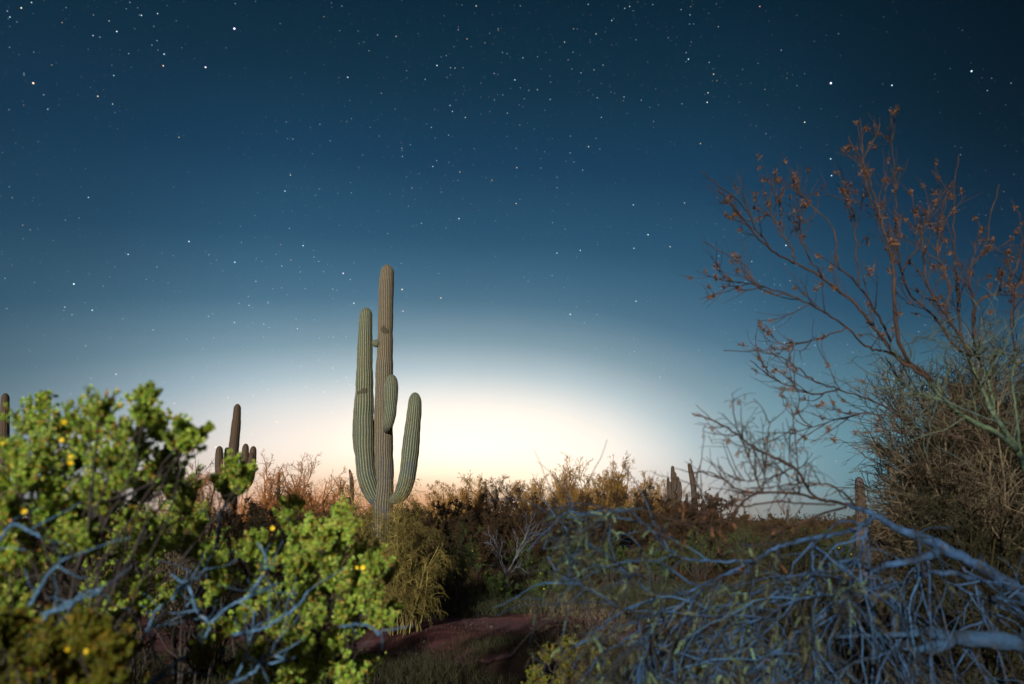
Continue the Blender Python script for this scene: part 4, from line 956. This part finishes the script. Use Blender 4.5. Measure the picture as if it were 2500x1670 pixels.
for px, py, dp, hh, lb in [(945, 1612, 8.1, .28, 'small dark dead weed on the near edge of the red path at left')]:
    b0 = at(px, py, dp); b0[2] = gz(b0[0], b0[1]); r0 = empty('dead_weed', b0, lb, 'weed')
    g = Geo(); st = np.repeat(b0[None], 9, 0); P = grow(st, rng.normal(size=(9, 3)) * [.6, .6, 0] + [0, 0, 1], hh, 6, .15, 0); g.tubes(P, .003, .001, 4)
    P2, _, _ = spawn(P, 6, .3, 1, (25, 60), (.3, .6), 4, .2, 0); g.tubes(P2, .0015, .001, 3)
    g.leaves(P2[:, -1], rng.normal(size=(len(P2), 3)), .015, .007); g.build('stalks', M['dark_leaf'], r0)
# stones on the path
for k in range(26):
    x = random.uniform(-1.9, 1.6); y = random.uniform(8.3, 11); z = gz(x, y) + .012; s_ = random.choice([.010, .013, .016, .02, .03])
    th = np.linspace(0, math.pi, 6); ph_ = np.linspace(0, 2 * math.pi, 9)[:-1]
    V = np.array([[math.sin(t) * math.cos(f), math.sin(t) * math.sin(f) * .8, math.cos(t) * .55] for t in th for f in ph_]) * s_ * (1 + .15 * rng.normal(size=(48, 1)))
    q = [[i * 8 + j, i * 8 + (j + 1) % 8, (i + 1) * 8 + (j + 1) % 8, (i + 1) * 8 + j] for i in range(5) for j in range(8)]
    g = Geo(); g.add(V + [x, y, z + s_ * .3], q, 0)
    tag(g.build('stone', M['stone'], origin=(x, y, z)), 'small grey stone lying on the red dirt path', 'stone', 'small stones on the path')

# ------------------------------------------------------------------ haze: thin warm volume added round the whole scene for the far golden glow
hx, hz0, hz1 = 640, -1.2, 12.0
hb = bpy.data.meshes.new('haze')
hb.from_pydata([(x, y, z) for z in (hz0, hz1) for x, y in ((-hx, -hx), (hx, -hx), (hx, hx), (-hx, hx))], [],
               [(3, 2, 1, 0), (4, 5, 6, 7), (0, 1, 5, 4), (1, 2, 6, 5), (2, 3, 7, 6), (3, 0, 4, 7)])
m = bpy.data.materials.new('warm_glow_haze'); m.use_nodes = True; n = NB(m.node_tree); m.node_tree.nodes.clear()
pv = n.n('ShaderNodeVolumePrincipled'); pv.inputs['Color'].default_value = (1, .8, .6, 1); pv.inputs['Density'].default_value = .0012
pv.inputs['Anisotropy'].default_value = .75
om = n.n('ShaderNodeOutputMaterial'); n.l(pv.outputs[0], om.inputs['Volume']); hb.materials.append(m)
ho = bpy.data.objects.new('haze', hb); col.objects.link(ho); tag(ho, 'thin warm haze hanging over the desert', 'haze', None, 'stuff')
